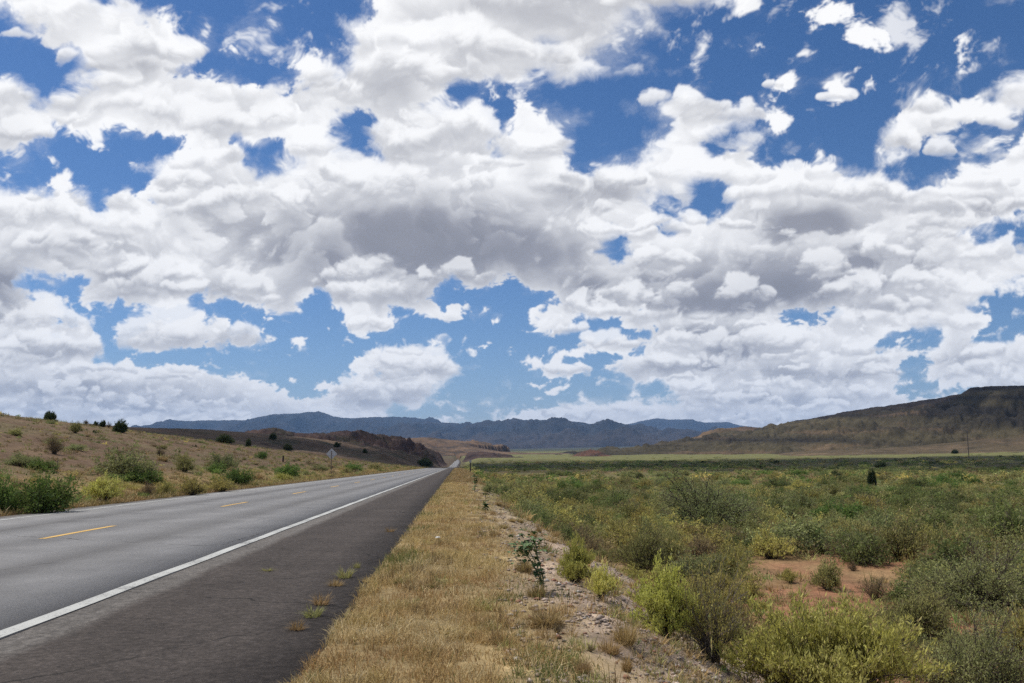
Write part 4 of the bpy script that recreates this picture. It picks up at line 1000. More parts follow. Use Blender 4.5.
LOW = [lowshrub('mesquite', 200, 14, .24), lowshrub('olive', 201, 14, .24), lowshrub('yellow', 202, 12, .24), lowshrub('green', 203, 14, .26), lowshrub('brown', 204, 12, .22), lowshrub('dark', 205, 12, .28), lowshrub('sage', 206, 12, .26)]
# scrub over the rest of the flat, thinning into the distance
def scatter(n, d0, d1, a0, a1, seed, pw=1.0):
    r = np.random.RandomState(seed); d = d0 * (d1 / d0) ** (r.rand(n) ** pw); a = np.radians(r.uniform(a0, a1, n))
    return d * np.sin(a), d * np.cos(a), d, r
LOWF = [shrub(p, 220 + i, nst=20, ntw=4, nlf=5, ll=.13, lw=.055, up=.45, spread=86, tw=.28, lo=.3, lump=.35, jit=.06) for i, p in enumerate(('mesquite', 'olive', 'yellow', 'green', 'brown', 'dark', 'sage'))]
x, y, d, r = scatter(22000, 20, 1150, 0.3, 50, 900, 0.8)
X = x - road_x(y); k = X > np.where(y < 24, 4.2, np.where(y < 120, 2.0 + 0.008 * y, 3.0))
x, y, d = x[k], y[k], d[k]; n1 = fbm(x / 150, y / 38, 911, 3); n2 = fbm(x / (10 + d * .3), y / (10 + d * .1), 921, 3)
k = r.rand(len(x)) < np.clip(0.62 - 0.20 * sstep(75, 35, d) + 1.7 * n2, 0.03, 1) * (1 - 0.9 * sstep(700, 1000, d)); x, y, d, n1 = x[k], y[k], d[k], n1[k]
z = ground_z(x, y)
rad = (0.34 + 1.15 * r.rand(len(x)) ** 2.2) * (0.75 + 0.0035 * np.minimum(d, 700)); hg = rad * (0.55 + 0.4 * r.rand(len(x))) / (1 + 0.0016 * d)
far = sstep(90, 300, d); t = np.clip(r.rand(len(x)) * 0.75 + 0.12 + 0.9 * n1, 0, 0.999)
kind = np.where(t < 0.26 + 0.15 * far, 0, np.where(t < 0.58 + 0.12 * far, 1, np.where(t < 0.68 + 0.06 * far, 6, np.where(t < 0.80 + .10 * far, 4, 2))))
kind = np.where((d > 300) & (r.rand(len(x)) < 0.30), 0, kind); kind = np.where((d > 300) & (r.rand(len(x)) < 0.06), 5, kind); kind = np.where((d > 40) & (r.rand(len(x)) < 0.12), 3, kind)  # extra mesquite and dark shrubs far out, partly in place of cloud shade
zz_ = np.stack([x, y, z - 0.04, rad, hg, kind], 1)
pu, pv, _ = to_px(np.stack([x, y, z], 1)); k = ~clearing(pu, pv); zz_, d = zz_[k], d[k]
LOWX = [shrub(p, 240 + i, nst=26, ntw=5, nlf=6, ll=.085, lw=.034, up=.5, spread=84, tw=.26, lo=.3, lump=.35, jit=.05) for i, p in enumerate(('mesquite', 'olive', 'yellow', 'green', 'brown', 'dark', 'sage'))]
merged('near_scrub', zz_[d < 55], LOWX); merged('scrub', zz_[(d >= 55) & (d < 130)], LOWF); merged('far_scrub', zz_[d >= 130], LOW)
# low dry growth between the nearer bushes
TU = [tuft('straw', 300, 26, 1.0, .5, 1.2, .07), tuft('olive', 301, 26, 1.0, .5, 1.2, .07), tuft('brown', 302, 24, 1.0, .5, 1.2, .06), tuft('green', 303, 24, .9, .5, 1.2, .07)]
x, y, d, r = scatter(24000, 6, 120, 1.0, 50, 930, 1.0)
k = (x > 1.2 + 0.01 * y) & ((x > 4) | (r.rand(len(x)) < .5)); x, y, d = x[k], y[k], d[k]
n2 = fbm(x / 4, y / 4, 941, 3); k = r.rand(len(x)) < np.clip(0.45 + 1.5 * n2, 0.03, 1); x, y, d = x[k], y[k], d[k]
z = ground_z(x, y); pu, pv, _ = to_px(np.stack([x, y, z], 1)); cl = clearing(pu, pv); k = ~cl | (r.rand(len(x)) < 0.28); x, y, z, d = x[k], y[k], z[k], d[k]
s = (0.10 + 0.16 * r.rand(len(x))) * (1 + d * 0.012) * np.clip(d / 16, .35, 1)
merged('low_dry_plants', np.stack([x, y, z - 0.01, s, s * 1.1, r.choice(4, len(x), p=[.36, .34, .2, .1])], 1), TU, M_GRASS)
# dry grass and low growth on the slope left of the road
r = np.random.RandomState(950); n = 19000; w = 0.4 + 85 * r.rand(n) ** 1.7; y = 10 * (360 / 10) ** r.rand(n); x = LEFT - w
z = ground_z(x, y); pu, pv, dep = to_px(np.stack([x, y, z], 1)); k = (pu > -420) & (pu < 470); x, y, z, w, dep = x[k], y[k], z[k], w[k], dep[k]
n2 = fbm(x / 7, y / 7, 951, 3); k = r.rand(len(x)) < np.clip(0.55 + 1.3 * n2, 0.08, 1); x, y, z, w, dep = x[k], y[k], z[k], w[k], dep[k]
s = (0.12 + 0.22 * r.rand(len(x))) * (1 + dep * 0.006)
t = r.rand(len(x)); kd = np.where(w < 8, np.where(t < .55, 0, np.where(t < .85, 1, 3)), np.where(t < .16, 0, np.where(t < .50, 1, np.where(t < .90, 2, 3))))
merged('slope_grass', np.stack([x, y, z - 0.01, s, s * 0.9, kd], 1), TU, M_GRASS)

r = np.random.RandomState(955); n = 2900; w = 3 + 95 * r.rand(n) ** 1.2; y = 18 * (420 / 18) ** r.rand(n); x = LEFT - w; z = ground_z(x, y)
pu, pv, dep = to_px(np.stack([x, y, z], 1)); k = (pu > -420) & (pu < 470); x, y, z = x[k], y[k], z[k]
s = 0.16 + 0.34 * r.rand(len(x)) ** 2
merged('slope_scrub', np.stack([x, y, z - 0.02, s, s * 0.8, r.choice(7, len(x), p=[.16, .26, .08, .12, .26, .03, .09])], 1), LOW)

r = np.random.RandomState(956); n = 420; w = 0.7 + 8 * r.rand(n) ** 1.6; y = 14 * (330 / 14) ** r.rand(n); x = LEFT - w; z = ground_z(x, y)
s = 0.25 + 0.40 * r.rand(n) ** 1.5
merged('roadside_scrub', np.stack([x, y, z - 0.02, s, s * 0.8, r.choice(7, n, p=[.10, .34, .26, .10, .06, 0, .14])], 1), LOWF)

# ---- dry grass of the verge: single blades
def blades(n, seed, sampler, hmin, hmax, wid):
    r = np.random.RandomState(seed); x, y = sampler(r, n); n = len(x)
    z = ground_z(x, y); d = np.hypot(x, y)
    clump = fbm(x / 0.35, y / 0.35, seed + 3, 3); big = fbm(x / 2.5, y / 2.5, seed + 5, 3)
    h = (hmin + (hmax - hmin) * r.rand(n) ** 1.5) * np.clip(1 + 1.2 * clump, 0.35, 1.9) * np.clip(1 + 0.5 * big, .5, 1.5)
    a = r.rand(n) * 6.283; le = 0.25 + 1.15 * r.rand(n); wv = wid * (0.7 + 0.6 * r.rand(n)) * (1 + d * 0.045)
    dx_, dy_ = np.cos(a), np.sin(a); b = np.stack([x, y, z - 0.01], 1)
    m = b + np.stack([dx_ * np.sin(le * .5) * h * .55, dy_ * np.sin(le * .5) * h * .55, np.cos(le * .5) * h * .55], 1)
    e = m + np.stack([dx_ * np.sin(le * 1.3) * h * .5, dy_ * np.sin(le * 1.3) * h * .5, np.cos(le * 1.3) * h * .5], 1)
    t = r.rand(n) * 6.283; sd = np.stack([np.cos(t), np.sin(t), 0 * t], 1) * (wv * .5)[:, None]
    q1 = np.stack([b - sd, b + sd, m + sd * .75, m - sd * .75], 1); q2 = np.stack([m - sd * .75, m + sd * .75, e + sd * .1, e - sd * .1], 1)
    hue = np.clip(0.62 + 1.5 * big + 0.9 * clump + 0.25 * r.normal(size=n), 0, 1)[:, None]
    red = np.array([.34, .205, .095]); st = np.array([.43, .32, .14]); pale = np.array([.54, .42, .235]); grn = np.array([.155, .165, .05])
    c = red * (1 - hue) + st * hue; c = np.where((r.rand(n) < np.clip(.14 + 1.6 * fbm(x / .7, y / .9, seed + 11, 3), 0, .8))[:, None], pale, c)
    g_ = np.clip(fbm(x / 1.6, y / 1.6, seed + 7, 3) * 2.0 - 0.36 + 0.4 * np.exp(-((x + 0.75) / 0.3) ** 2), 0.02, 0.85); c = np.where((r.rand(n) < g_)[:, None], grn, c)
    c = c * (1 + 0.16 * r.normal(size=(n, 1))).clip(.6, 1.5)
    return np.concatenate([q1, q2]).reshape(-1, 3), np.repeat(np.concatenate([c, c]), 4, 0)
def verge_sampler(r, n):
    d = 3.9 * (75 / 3.9) ** (r.rand(n) ** 1.15); t = r.rand(n)
    x = -0.95 + t * (2.7 + 0.012 * d); en = np.interp(d, ys, edge_n)
    k = (x > -0.98 + en) & (r.rand(n) < np.clip(1.25 - np.maximum(x - 0.12 - 0.9 * fbm(x / 0.9, d / 1.5, 977, 3), 0) * 1.5, 0.05, 1))
    bare = fbm(x / 0.45, d / 0.45, 979, 3); k &= r.rand(n) < np.clip(0.75 + 1.9 * bare, 0.05, 1)
    return x[k], d[k]
gv, gc = blades(230000, 960, verge_sampler, 0.035, 0.120, 0.0045)
f = quads_to(len(gv) // 4); tag(link('grass', mesh_np('grass', gv, f, np.full(len(f), 4), [M_GRASS], gc)), kind='stuff')
r = np.random.RandomState(968); n = 1500; y = 4.2 * (60 / 4.2) ** r.rand(n); x = -0.85 + (1.7 + 0.012 * y) * r.rand(n); z = ground_z(x, y)
k = r.rand(n) < np.clip(0.35 + 1.8 * fbm(x / 1.1, y / 1.6, 969, 3), .03, 1); x, y, z = x[k], y[k], z[k]; s = 0.05 + 0.09 * r.rand(len(x)) ** 1.5
TV = [tuft('straw', 310, 60, 1.0, .5, 1.25, .045), tuft('olive', 311, 60, 1.0, .5, 1.2, .045), tuft('brown', 312, 60, 1.0, .5, 1.25, .04)]
merged('verge_tufts', np.stack([x, y, z - .005, s, s * 1.15, r.choice(3, len(x), p=[.58, .24, .18])], 1), TV, M_GRASS)
def far_verge(r, n):
    y = 60 * (330 / 60) ** r.rand(n); x = -0.9 + r.rand(n) * (3.0 + 0.01 * y); return x, y
gv, gc = blades(26000, 965, far_verge, 0.10, 0.22, 0.012)
f = quads_to(len(gv) // 4); tag(link('far_grass', mesh_np('far_grass', gv, f, np.full(len(f), 4), [M_GRASS], gc)), kind='stuff')
def left_verge(r, n):
    y = 11 * (200 / 11) ** r.rand(n); x = LEFT - 0.25 - 2.4 * r.rand(n) ** 1.5; return x, y
gv, gc = blades(46000, 970, left_verge, 0.10, 0.30, 0.008)
f = quads_to(len(gv) // 4); tag(link('roadside_grass', mesh_np('roadside_grass', gv, f, np.full(len(f), 4), [M_GRASS], gc)), kind='stuff')

# ---- stones of the bank
M_STONE, snt, sb = mat('bank_stone')
at_ = snt.nodes.new('ShaderNodeVertexColor'); at_.layer_name = 'col'; snt.links.new(mix(snt, 1.0, at_.outputs[0], ramp(snt, noise(snt, pos(snt), 40, 4), [(.3, .75), (.7, 1.25)]), 'MULTIPLY'), sb.inputs['Base Color'])
def stones(n, seed):
    r = np.random.RandomState(seed); y = 4.2 * (60 / 4.2) ** (r.rand(n) ** 1.2)
    x = 0.25 + (4.0 + 0.02 * y) * r.beta(1.6, 1.8, n)
    k = r.rand(n) < np.clip(0.55 + 1.5 * fbm(x / .7, y / .7, 981, 3), .05, 1); x, y = x[k], y[k]; n = len(x)
    z = ground_z(x, y); s = (0.005 + 0.022 * r.rand(n) ** 4) * (1 + 0.02 * y)
    base = np.array([[1, 0, 0], [0.3, .95, .05], [-.8, .55, 0], [-.8, -.6, .05], [.35, -.9, 0], [.15, .1, .8], [0, 0, -.7]], np.float32)
    fs = np.array([[0, 1, 5], [1, 2, 5], [2, 3, 5], [3, 4, 5], [4, 0, 5], [1, 0, 6], [2, 1, 6], [3, 2, 6], [4, 3, 6], [0, 4, 6]])
    v = base[None] * (1 + 0.25 * r.normal(size=(n, 7, 1))) * s[:, None, None] * np.stack([1 + .4 * r.rand(n), 1 + .4 * r.rand(n), .6 + .3 * r.rand(n)], 1)[:, None]
    a = r.rand(n) * 6.28; ca, sa = np.cos(a)[:, None], np.sin(a)[:, None]
    v = np.stack([v[..., 0] * ca - v[..., 1] * sa, v[..., 0] * sa + v[..., 1] * ca, v[..., 2]], -1) + np.stack([x, y, z + s * .25], 1)[:, None]
    c = np.array([.31, .245, .20]) * (1 + .35 * r.normal(size=(n, 1))).clip(.4, 1.9); c = np.where((r.rand(n) < .12)[:, None], np.array([.42, .38, .34]), c); c = np.where((r.rand(n) < .2)[:, None], np.array([.24, .12, .075]), c)
    f = (fs[None] + (np.arange(n) * 7)[:, None, None]).reshape(-1, 3)
    return v.reshape(-1, 3), f, np.repeat(c, 7, 0)
v, f, c = stones(30000, 985)
tag(link('gravel', mesh_np('gravel', v, f, np.full(len(f), 3), [M_STONE], c)), kind='stuff')
print('cover', time.time() - T0)

# ---- single dry clumps on the bank
rc = np.random.RandomState(41); m_ = 0
for i in range(300):
    y = 5.5 * (30 / 5.5) ** rc.rand(); x = 0.6 + 3.4 * rc.rand(); z = float(ground_z(np.array([x]), np.array([y]))[0]); u, v, dep = to_px(np.array([x, y, z])); s = rc.uniform(.07, .20)
    if v > 684 or not free(x, y, s * 1.3) or m_ >= 34: continue
    tag(link('grass_clump', P['tuft%d' % rc.randint(3)].one(), None, (x, y, z - .01), rc.uniform(0, 6.28), (s, s, s * rc.uniform(.8, 1.2))), 'small dry straw clump growing on the bare gravel bank', 'grass clump', 'small dry clumps on the gravel bank')
    taken.append((x, y, s)); m_ += 1

# ---- grass growing in the cracks of the shoulder
P['sprout0'] = Proto('sprout0', tuft('straw', 501, 120, 1.0, .45, 1.15, .05)); P['sprout1'] = Proto('sprout1', tuft('olive', 502, 120, 1.0, .45, 1.15, .05))
for u, v, w, h, k, lab in ((297, 630, 24, 15, 0, 'lowest straw tuft in the crack along the shoulder edge'), (313, 617, 30, 17, 1, 'greenish tuft in the shoulder crack, middle of the row'), (321, 605, 26, 18, 0, 'straw tuft just above the greenish shoulder tuft'),
                           (336, 586, 22, 11, 0, 'flat straw tuft in the upper part of the shoulder crack'), (345, 578, 26, 16, 1, 'upper green-gold tuft in the shoulder crack'), (357, 568, 12, 9, 1, 'topmost small tuft in the shoulder crack'),
                           (390, 532, 14, 7, 0, 'lone straw tuft on the shoulder near its far edge'), (267, 571, 18, 5, 1, 'flat greenish tuft out on the dark shoulder'), (367, 582, 16, 9, 0, 'tuft where the shoulder edge breaks up')):
    q, d = hit(u, v); q = np.array(q); zc_ = float(road_z(q[1])) - 0.006 if q[0] < -0.9 else q[2]; dz_ = zc_ - q[2]; q = q * (zc_ / q[2])
    tag(link('grass_tuft', P['sprout%d' % k].one(), None, (q[0], q[1], zc_ - 0.005), random.uniform(0, 6), (world_size(w, d) / 2,) * 2 + (world_size(h, d) * .9,)), lab, 'grass tuft', 'grass tufts in the shoulder cracks')

# ---- leafy stalk plants on the verge
M_BROAD = flat_mat('broad_leaf', (.09, .145, .052), 0.55, 0, 0.25, 12); M_STALK = flat_mat('green_stalk', (.09, .12, .045), 0.6, 0, 0.2, 10)
def stalk_plant(u, v, hpx, nleaf, label, seed, lsz=.11, top=0.0, lean=(-.12, .05)):
    r = random.Random(seed); q, d = hit(u, v); H_ = world_size(hpx, d)
    t = tag(empty('broadleaf_plant', tuple(float(c) for c in q)), label, 'plant', 'broad-leafed plants on the verge')
    stems = MB(); lf = MB()
    tips = []
    for s in range(3 if top else 2):
        a = r.uniform(0, 6.28); e_ = 0.10 * H_ * s
        pts = [(0.02 * s * math.cos(a), 0.02 * s * math.sin(a), -0.02)] + [(lean[0] * H_ * k * k + e_ * math.cos(a) * k, lean[1] * H_ * k * k + e_ * math.sin(a) * k, H_ * k * (1 - 0.1 * s)) for k in (.25, .5, .75, 1)]
        stems.tube(pts, [.008, .007, .006, .005, .003], 6); tips.append(pts)
    def leaf(p, az_, tilt, s):
        o = [(0, 0), (.25, .42), (.55, .45), (.85, .22), (1.05, 0), (.85, -.22), (.55, -.45), (.25, -.42)]
        M3 = Matrix.Rotation(az_, 3, 'Z') @ Matrix.Rotation(-tilt, 3, 'Y')
        vs_ = [lf.bm.verts.new(Vector(p) + M3 @ Vector((a * s, b * s, -0.25 * s * a * a + 0.12 * s * abs(b) * 2))) for a, b in o]
        mid = [lf.bm.verts.new(Vector(p) + M3 @ Vector((a * s, 0, -0.25 * s * a * a - 0.03 * s))) for a in (.3, .6, .9)]
        ch = [vs_[0]] + mid + [vs_[4]]
        lf.bm.faces.new((ch[0], vs_[1], ch[1])); lf.bm.faces.new((ch[1], vs_[1], vs_[2], ch[2])); lf.bm.faces.new((ch[2], vs_[2], vs_[3], ch[3])); lf.bm.faces.new((ch[3], vs_[3], ch[4]))
        lf.bm.faces.new((ch[0], ch[1], vs_[7])); lf.bm.faces.new((ch[1], ch[2], vs_[6], vs_[7])); lf.bm.faces.new((ch[2], ch[3], vs_[5], vs_[6])); lf.bm.faces.new((ch[3], ch[4], vs_[5]))
    for k in range(nleaf):
        pts = tips[k % len(tips)]; f_ = r.uniform(0.18, 1.0) if r.random() > top else r.uniform(.8, 1.05); i = min(int(f_ * 4), 3); g_ = f_ * 4 - i
        p = Vector(pts[i]) * (1 - g_) + Vector(pts[i + 1]) * g_
        if f_ > .75 and top: p += Vector((r.gauss(0, .07), r.gauss(0, .07), r.gauss(0, .04)))
        leaf(p, r.uniform(0, 6.28), r.uniform(-.5, .7), lsz * r.uniform(.6, 1.15))
    bmesh.ops.recalc_face_normals(lf.bm, faces=lf.bm.faces)
    stems.build('stem', M_STALK, t); me = bpy.data.meshes.new('leaves'); lf.bm.to_mesh(me); lf.bm.free(); me.materials.append(M_BROAD); link('leaves', me, t)
stalk_plant(544, 593, 54, 230, 'tall dark green broad-leafed plant leaning over the bank, bushy at its top', 3, .052, .72, (-.26, .05))
stalk_plant(474.5, 492, 18, 26, 'slim leafy stalk on the verge, further of two', 4, .16, 0.0, (0, 0))
stalk_plant(485.5, 512, 19, 28, 'dark leafy stalk on the verge, nearer of two', 5, .12, 0.0, (0, 0))

# ================================================================ signs, posts, pole, truck
M_STEEL = flat_mat('galvanised_steel', (.36, .37, .38), 0.5, 0.6, 0.12, 6); M_POST = flat_mat('weathered_post', (.16, .125, .10), 0.9, 0, 0.3, 9); M_DARKP = flat_mat('dark_post', (.05, .04, .035), 0.8, 0, 0.2, 9)
M_CERAM = flat_mat('insulator', (.20, .15, .12), 0.3); M_SILV = flat_mat('sign_back', (.47, .48, .50), 0.6, 0.1, 0.1, 4)
q, d = hit(331, 476.5); hp = world_size(28.0, d); hw = world_size(5.6, d)
t = tag(empty('road_sign', tuple(float(c) for c in q), 0.04), 'grey back of a diamond road sign on a thin post', 'road sign')
MB().prism([(-.035, -.3), (.035, -.3), (.035, hp - .25), (-.035, hp - .25)], -.02, .02).build('post', M_POST, t, .006)
hz = hp - hw
pl = MB().prism([(0, hz - hw), (hw, hz), (0, hz + hw), (-hw, hz)], .024, .034).build('plate', M_SILV, t, .003)
MB().box(-hw * .55, hw * .55, .004, .023, hz - .2, hz - .16).build('bracket', M_STEEL, pl)
def small_post(u, v, h, name, label, m, wpx=1.4, cap=None, cat='post', group=None):
    q, d = hit(u, v); H_ = world_size(h, d); r_ = world_size(wpx, d) / 2
    t = tag(empty(name, tuple(float(c) for c in q)), label, cat, group)
    MB().tube([(0, 0, -.2), (0.01, 0, H_)], [r_, r_ * .9], 8).build('post', m, t)
    if cap: MB().box(-r_ * 1.8, r_ * 1.8, -r_ * 1.3, -r_ * 1.02, H_ * .78, H_ * .99).build('reflector', M_STEEL, t, r_ * .1)
    return t
small_post(470.3, 472.0, 12, 'marker_post', 'thin dark roadside marker post beside the far verge', M_DARKP, 1.2, True, 'marker post')
small_post(283, 462, 6, 'fence_post', 'short dark wooden post near the crest of the tan slope', M_DARKP, 1.9, None, 'post')
small_post(57, 471, 13, 'fence_post', 'thin weathered post on the bare slope above the roadside bushes', M_POST, 0.9, None, 'post')
small_post(184, 494, 13, 'fence_post', 'thin dark post among the yellow roadside bushes', M_DARKP, 1.0, None, 'post')
q, d = min((hit(969, v_) for v_ in np.arange(453, 466, .5)), key=lambda h_: abs(h_[1] - 650)); H_ = world_size(to_px(q)[1] - 430.5, d)
t = tag(empty('utility_pole', tuple(float(c) for c in q), 0.5), 'wooden utility pole with one crossarm below the dark mesa', 'utility pole')
MB().tube([(0, 0, -1), (0, 0, H_)], [.32, .24], 10).build('pole', M_POST, t)
ar = MB().box(-1.5, 1.5, -.30, -.18, H_ - 1.1, H_ - .92).build('crossarm', M_POST, t)
for xx in (-1.35, -.45, .45, 1.35): MB().tube([(xx, -.24, H_ - .93), (xx, -.24, H_ - .78), (xx, -.24, H_ - .66)], [.03, .07, .05], 8).build('insulator', M_CERAM, ar)
# white pickup coming up the far road
yt = 1560.0; xt = -7.4 + float(road_x(yt)); zt = float(road_z(yt))
M_TW = flat_mat('truck_paint', (.75, .75, .74), 0.35, 0, 0.04, 2); M_GL = flat_mat('truck_glass', (.03, .035, .04), 0.1, 0, 0.05, 2); M_TY = flat_mat('tyre_rubber', (.025, .025, .025), 0.9, 0, 0.1, 8); M_CH = flat_mat('rim_metal', (.5, .5, .5), 0.3, 0.8, 0.05, 4); M_HL = flat_mat('lamp_glass', (.6, .6, .58), 0.1, 0, 0.03, 4)
t = tag(empty('pickup_truck', (xt + 1.0, yt, zt + .006)), 'tiny white pickup truck on the far stretch of road', 'truck')
MB().prism_x([(-2.7, .45), (-2.7, 1.0), (-1.15, 1.15), (-.45, 1.85), (1.0, 1.88), (1.3, 1.15), (2.75, 1.12), (2.75, .5)], -.95, .95).build('body', M_TW, t, .06)
MB().prism_x([(-1.06, 1.20), (-.50, 1.76), (.95, 1.78), (1.16, 1.20)], -.957, .957).build('side_windows', M_GL, t)
MB().prism([(-.8, 1.24), (.8, 1.24), (.68, 1.74), (-.68, 1.74)], -1.12, -.62).build('windscreen', M_GL, t)
for sx_ in (-1, 1):
    MB().box(sx_ * .72 - .16, sx_ * .72 + .16, -2.73, -2.66, .78, .95).build('headlight', M_HL, t, .02)
    for yy in (-1.75, 1.65):
        w_ = MB().tube([(sx_ * .72, yy, .38), (sx_ * .98, yy, .38)], .38, 18).build('wheel', M_TY, t, .03)
        MB().tube([(sx_ * .93, yy, .38), (sx_ * .995, yy, .38)], .21, 14).build('rim', M_CH, w_)
# litter
q, d = hit(438, 541); bm_ = bmesh.new(); bmesh.ops.create_icosphere(bm_, subdivisions=2, radius=.026)
for vv2 in bm_.verts: vv2.co = Vector((vv2.co.x * 1.6, vv2.co.y, vv2.co.z * .6)) * random.uniform(.7, 1.25)
me = bpy.data.meshes.new('litter'); bm_.to_mesh(me); bm_.free(); me.materials.append(flat_mat('paper', (.75, .75, .72), .7, 0, .08, 20))
tag(link('litter', me, None, (q[0], q[1], q[2] + .06)), 'crumpled white scrap of paper lying in the dry verge grass', 'litter')
print('things', time.time() - T0)
# ================================================================ sky, sun and air
SUN_EL, SUN_AZ = R(60), R(-62)                     # azimuth from +Y (down the road), negative = to the left
sun_dir = Vector((math.sin(SUN_AZ) * math.cos(SUN_EL), math.cos(SUN_AZ) * math.cos(SUN_EL), math.sin(SUN_EL)))
sl = bpy.data.lights.new('sun', 'SUN'); sl.energy = SUN_E; sl.angle = R(0.53); sl.color = (1.0, 0.955, 0.88)
so = bpy.data.objects.new('sun', sl); C.objects.link(so); so.location = sun_dir * 500
so.rotation_euler = sun_dir.to_track_quat('Z', 'Y').to_euler()

AZ0, AZ1, EL0, EL1 = -42.0, 49.0, -1.5, 49.0
PXD = SKY_PPD
sw, sh = int((AZ1 - AZ0) * PXD), int((EL1 - EL0) * PXD)
az = np.radians(np.linspace(AZ0, AZ1, sw)); el = np.radians(np.linspace(EL1, EL0, sh))    # top row first
AZg, ELg = np.meshgrid(az, el)
dx, dy, dz = np.sin(AZg) * np.cos(ELg), np.cos(AZg) * np.cos(ELg), np.sin(ELg)
q = np.maximum(dx * fw[0] + dy * fw[1] + dz * fw[2], 0.05)
Uu = (CX + F * (dx * rt[0] + dy * rt[1]) / q).astype(np.float32); Vv = (CY - F * (dx * upv[0] + dy * upv[1] + dz * upv[2]) / q).astype(np.float32)
lum, alp, core = cloud_layer(Uu, Vv)
edge_fade = sstep(0, 0.05, (AZg - az[0])) * sstep(0, 0.05, (az[-1] - AZg)) * sstep(0, 0.05, el[0] - ELg)
img = bpy.data.images.new('cloud_cover', sw, sh, alpha=True, float_buffer=True)
img.colorspace_settings.name = 'Non-Color'; img.alpha_mode = 'CHANNEL_PACKED'
px = np.stack([lum, core, alp, edge_fade.astype(np.float32)], -1)[::-1].astype(np.float32)
img.pixels.foreach_set(np.ascontiguousarray(px).ravel()); img.update()
print('sky', time.time() - T0)

wd = bpy.data.worlds.new('World'); S.world = wd; wd.use_nodes = True
nt = wd.node_tree; nt.nodes.clear()
out = nt.nodes.new('ShaderNodeOutputWorld'); bg = nt.nodes.new('ShaderNodeBackground'); nt.links.new(bg.outputs[0], out.inputs[0])
bg.inputs['Strength'].default_value = SKY_S
sk = nt.nodes.new('ShaderNodeTexSky'); sk.sky_type = 'NISHITA'; sk.sun_disc = False
sk.sun_elevation = SUN_EL; sk.sun_rotation = SUN_AZ; sk.altitude = 2600; sk.air_density = 1.25; sk.dust_density = 1.7; sk.ozone_density = 3.0
tc = nt.nodes.new('ShaderNodeTexCoord')
sx = nt.nodes.new('ShaderNodeSeparateXYZ'); nt.links.new(tc.outputs['Generated'], sx.inputs[0])
a_ = math_(nt, 'ARCTAN2', sx.outputs[0], sx.outputs[1]); e_ = math_(nt, 'ARCSINE', sx.outputs[2])
uu = math_(nt, 'DIVIDE', math_(nt, 'SUBTRACT', a_, R(AZ0)), R(AZ1 - AZ0)); vv_ = math_(nt, 'DIVIDE', math_(nt, 'SUBTRACT', e_, R(EL0)), R(EL1 - EL0))
cx = nt.nodes.new('ShaderNodeCombineXYZ'); nt.links.new(uu, cx.inputs[0]); nt.links.new(vv_, cx.inputs[1])
it = nt.nodes.new('ShaderNodeTexImage'); it.image = img; it.extension = 'CLIP'; it.interpolation = 'Linear'; nt.links.new(cx.outputs[0], it.inputs[0])
sc = nt.nodes.new('ShaderNodeSeparateColor'); nt.links.new(it.outputs['Color'], sc.inputs[0])
mask = it.outputs['Alpha']
# broken cover over the rest of the dome
zz = math_(nt, 'MAXIMUM', math_(nt, 'ADD', sx.outputs[2], 0.12), 0.05)
dk = nt.nodes.new('ShaderNodeCombineXYZ'); nt.links.new(math_(nt, 'DIVIDE', sx.outputs[0], zz), dk.inputs[0]); nt.links.new(math_(nt, 'DIVIDE', sx.outputs[1], zz), dk.inputs[1])
g1 = noise(nt, dk.outputs[0], 1.4, 8, 0.58, 0.4); g2 = noise(nt, dk.outputs[0], 0.9, 6, 0.55)
al_o = ramp(nt, g1, [(0.47, 0.0), (0.56, 1.0)]); lu_o = ramp(nt, g2, [(0.3, 1.0), (0.7, 0.72)])
def blend(a, b_): return math_(nt, 'ADD', math_(nt, 'MULTIPLY', a, mask), math_(nt, 'MULTIPLY', b_, math_(nt, 'SUBTRACT', 1.0, mask)))
Al = blend(sc.outputs[2], al_o); Lu = blend(sc.outputs[0], lu_o)
CW = CLOUD_W / SKY_S
crgb = ramp(nt, Lu, [(0.20, tuple(CW * c for c in (.19, .195, .225))), (0.45, tuple(CW * c for c in (.315, .32, .36))), (0.70, tuple(CW * c for c in (.59, .595, .62))), (0.98, tuple(CW * c for c in (.98, .98, .985)))])
hs = nt.nodes.new('ShaderNodeHueSaturation'); hs.inputs['Saturation'].default_value = SKY_SAT; hs.inputs['Value'].default_value = SKY_VAL
nt.links.new(sk.outputs[0], hs.inputs['Color'])
nt.links.new(mix(nt, Al, mix(nt, 1.0, hs.outputs[0], SKY_TINT, 'MULTIPLY'), crgb), bg.inputs['Color'])
wd.cycles.sampling_method = 'MANUAL'; wd.cycles.sample_map_resolution = 1024

# even air between the eye and the far ranges
if HAZE > 0:
    hb = MB().box(-25800, 25800, -25800, 25800, -420, 1350)
    hm = bpy.data.materials.new('haze_air'); hm.use_nodes = True; hn = hm.node_tree; hn.nodes.clear()
    ho = hn.nodes.new('ShaderNodeOutputMaterial'); hv = hn.nodes.new('ShaderNodeVolumePrincipled'); hn.links.new(hv.outputs[0], ho.inputs['Volume'])
    hv.inputs['Color'].default_value = (0.34, 0.58, 1.0, 1); hv.inputs['Density'].default_value = HAZE; hv.inputs['Anisotropy'].default_value = 0.0
    hm.cycles.homogeneous_volume = True; hm.cycles.volume_sampling = 'DISTANCE'; tag(hb.build('haze', hm), kind='stuff')

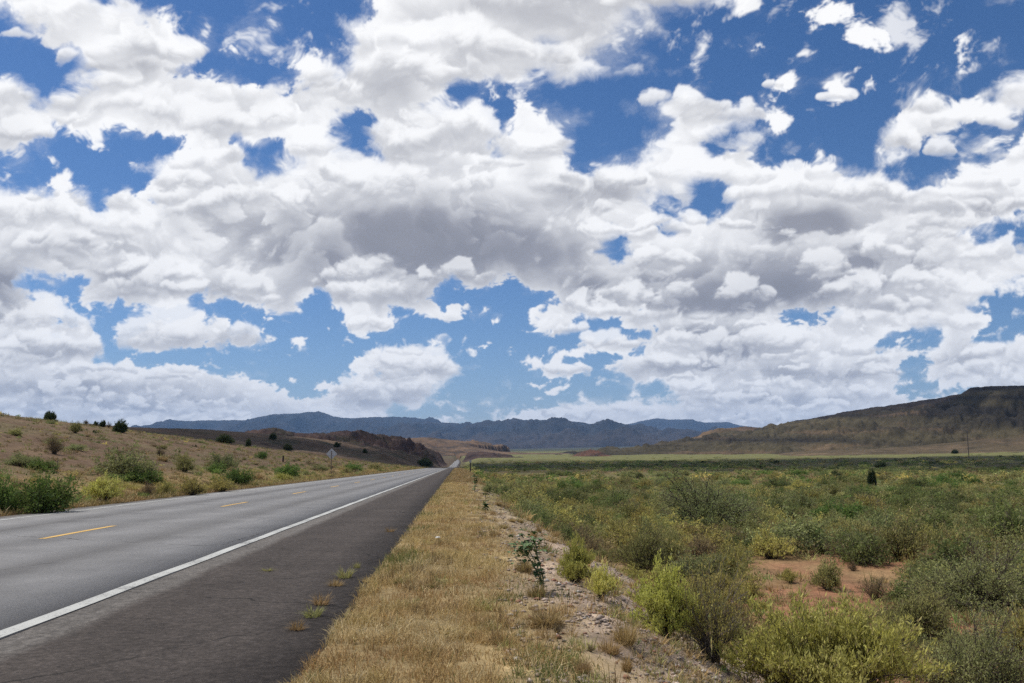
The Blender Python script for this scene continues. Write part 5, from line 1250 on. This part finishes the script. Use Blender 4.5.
# unseen clouds added above the frame to shade flat, brown hill and mesa
M_SHADE_CLOUD = bpy.data.materials.new('shade_cloud'); M_SHADE_CLOUD.use_nodes = True; cn = M_SHADE_CLOUD.node_tree; cn.nodes.clear()
c_o = cn.nodes.new('ShaderNodeOutputMaterial'); c_d = cn.nodes.new('ShaderNodeBsdfDiffuse'); c_d.inputs[0].default_value = (.9, .9, .9, 1)
c_t = cn.nodes.new('ShaderNodeBsdfTransparent'); c_l = cn.nodes.new('ShaderNodeBsdfTranslucent'); c_l.inputs[0].default_value = (.9, .9, .9, 1)
c_m = cn.nodes.new('ShaderNodeMixShader'); c_m.inputs[0].default_value = 0.5; cn.links.new(c_d.outputs[0], c_m.inputs[1]); cn.links.new(c_l.outputs[0], c_m.inputs[2])
c_x = cn.nodes.new('ShaderNodeMixShader'); c_x.inputs[0].default_value = 0.62; cn.links.new(c_m.outputs[0], c_x.inputs[1]); cn.links.new(c_t.outputs[0], c_x.inputs[2]); cn.links.new(c_x.outputs[0], c_o.inputs[0])
def cumulus(cx_, cy_, rx_, ry_, seed, n, label):
    r = np.random.RandomState(seed); base = bmesh.new(); bmesh.ops.create_icosphere(base, subdivisions=2, radius=1.0)
    bv = np.array([v_.co[:] for v_ in base.verts]); bf = np.array([[v_.index for v_ in f_.verts] for f_ in base.faces]); base.free()
    V_, F_ = [], []; off = sun_dir * (1500 / sun_dir.z)
    for i in range(n):
        a = r.rand() * 6.283; q_ = r.rand() ** 0.6; px_, py_ = cx_ + rx_ * q_ * math.cos(a), cy_ + ry_ * q_ * math.sin(a)
        rad = (0.5 + r.rand()) * min(rx_, ry_) * 0.26 * (1.15 - 0.6 * q_)
        w_ = bv * (1 + 0.22 * r.normal(size=(len(bv), 1))) * rad * np.array([1.3, 1.0, 0.55]) + np.array([px_ + off.x, py_ + off.y, 1500 + rad * 0.4 + 40 * r.rand()])
        V_.append(w_); F_.append(bf + len(bv) * i)
    F_ = np.concatenate(F_); tag(link('cloud', mesh_np('cloud', np.concatenate(V_), F_.ravel(), np.full(len(F_), 3), [M_SHADE_CLOUD], smooth=True)), kind='stuff')
for a in ((460, 520, 640, 330, 1, 70, ''), (-260, 720, 240, 330, 2, 36, ''), (1330, 1720, 380, 300, 3, 36, '')): cumulus(*a)

vs = S.view_settings; vs.view_transform = 'Standard'; vs.look = 'None'; vs.exposure = EXPO; vs.gamma = 1.0; vs.use_curve_mapping = False
cy = S.cycles
cy.max_bounces = 5; cy.diffuse_bounces = 2; cy.glossy_bounces = 2; cy.transmission_bounces = 3; cy.volume_bounces = 0; cy.transparent_max_bounces = 14
cy.use_denoising = False
try:
    cy.denoiser = 'OPENIMAGEDENOISE'; cy.denoising_input_passes = 'RGB_ALBEDO_NORMAL'
except Exception: pass
cy.sample_clamp_indirect = 6.0
print('done', time.time() - T0)
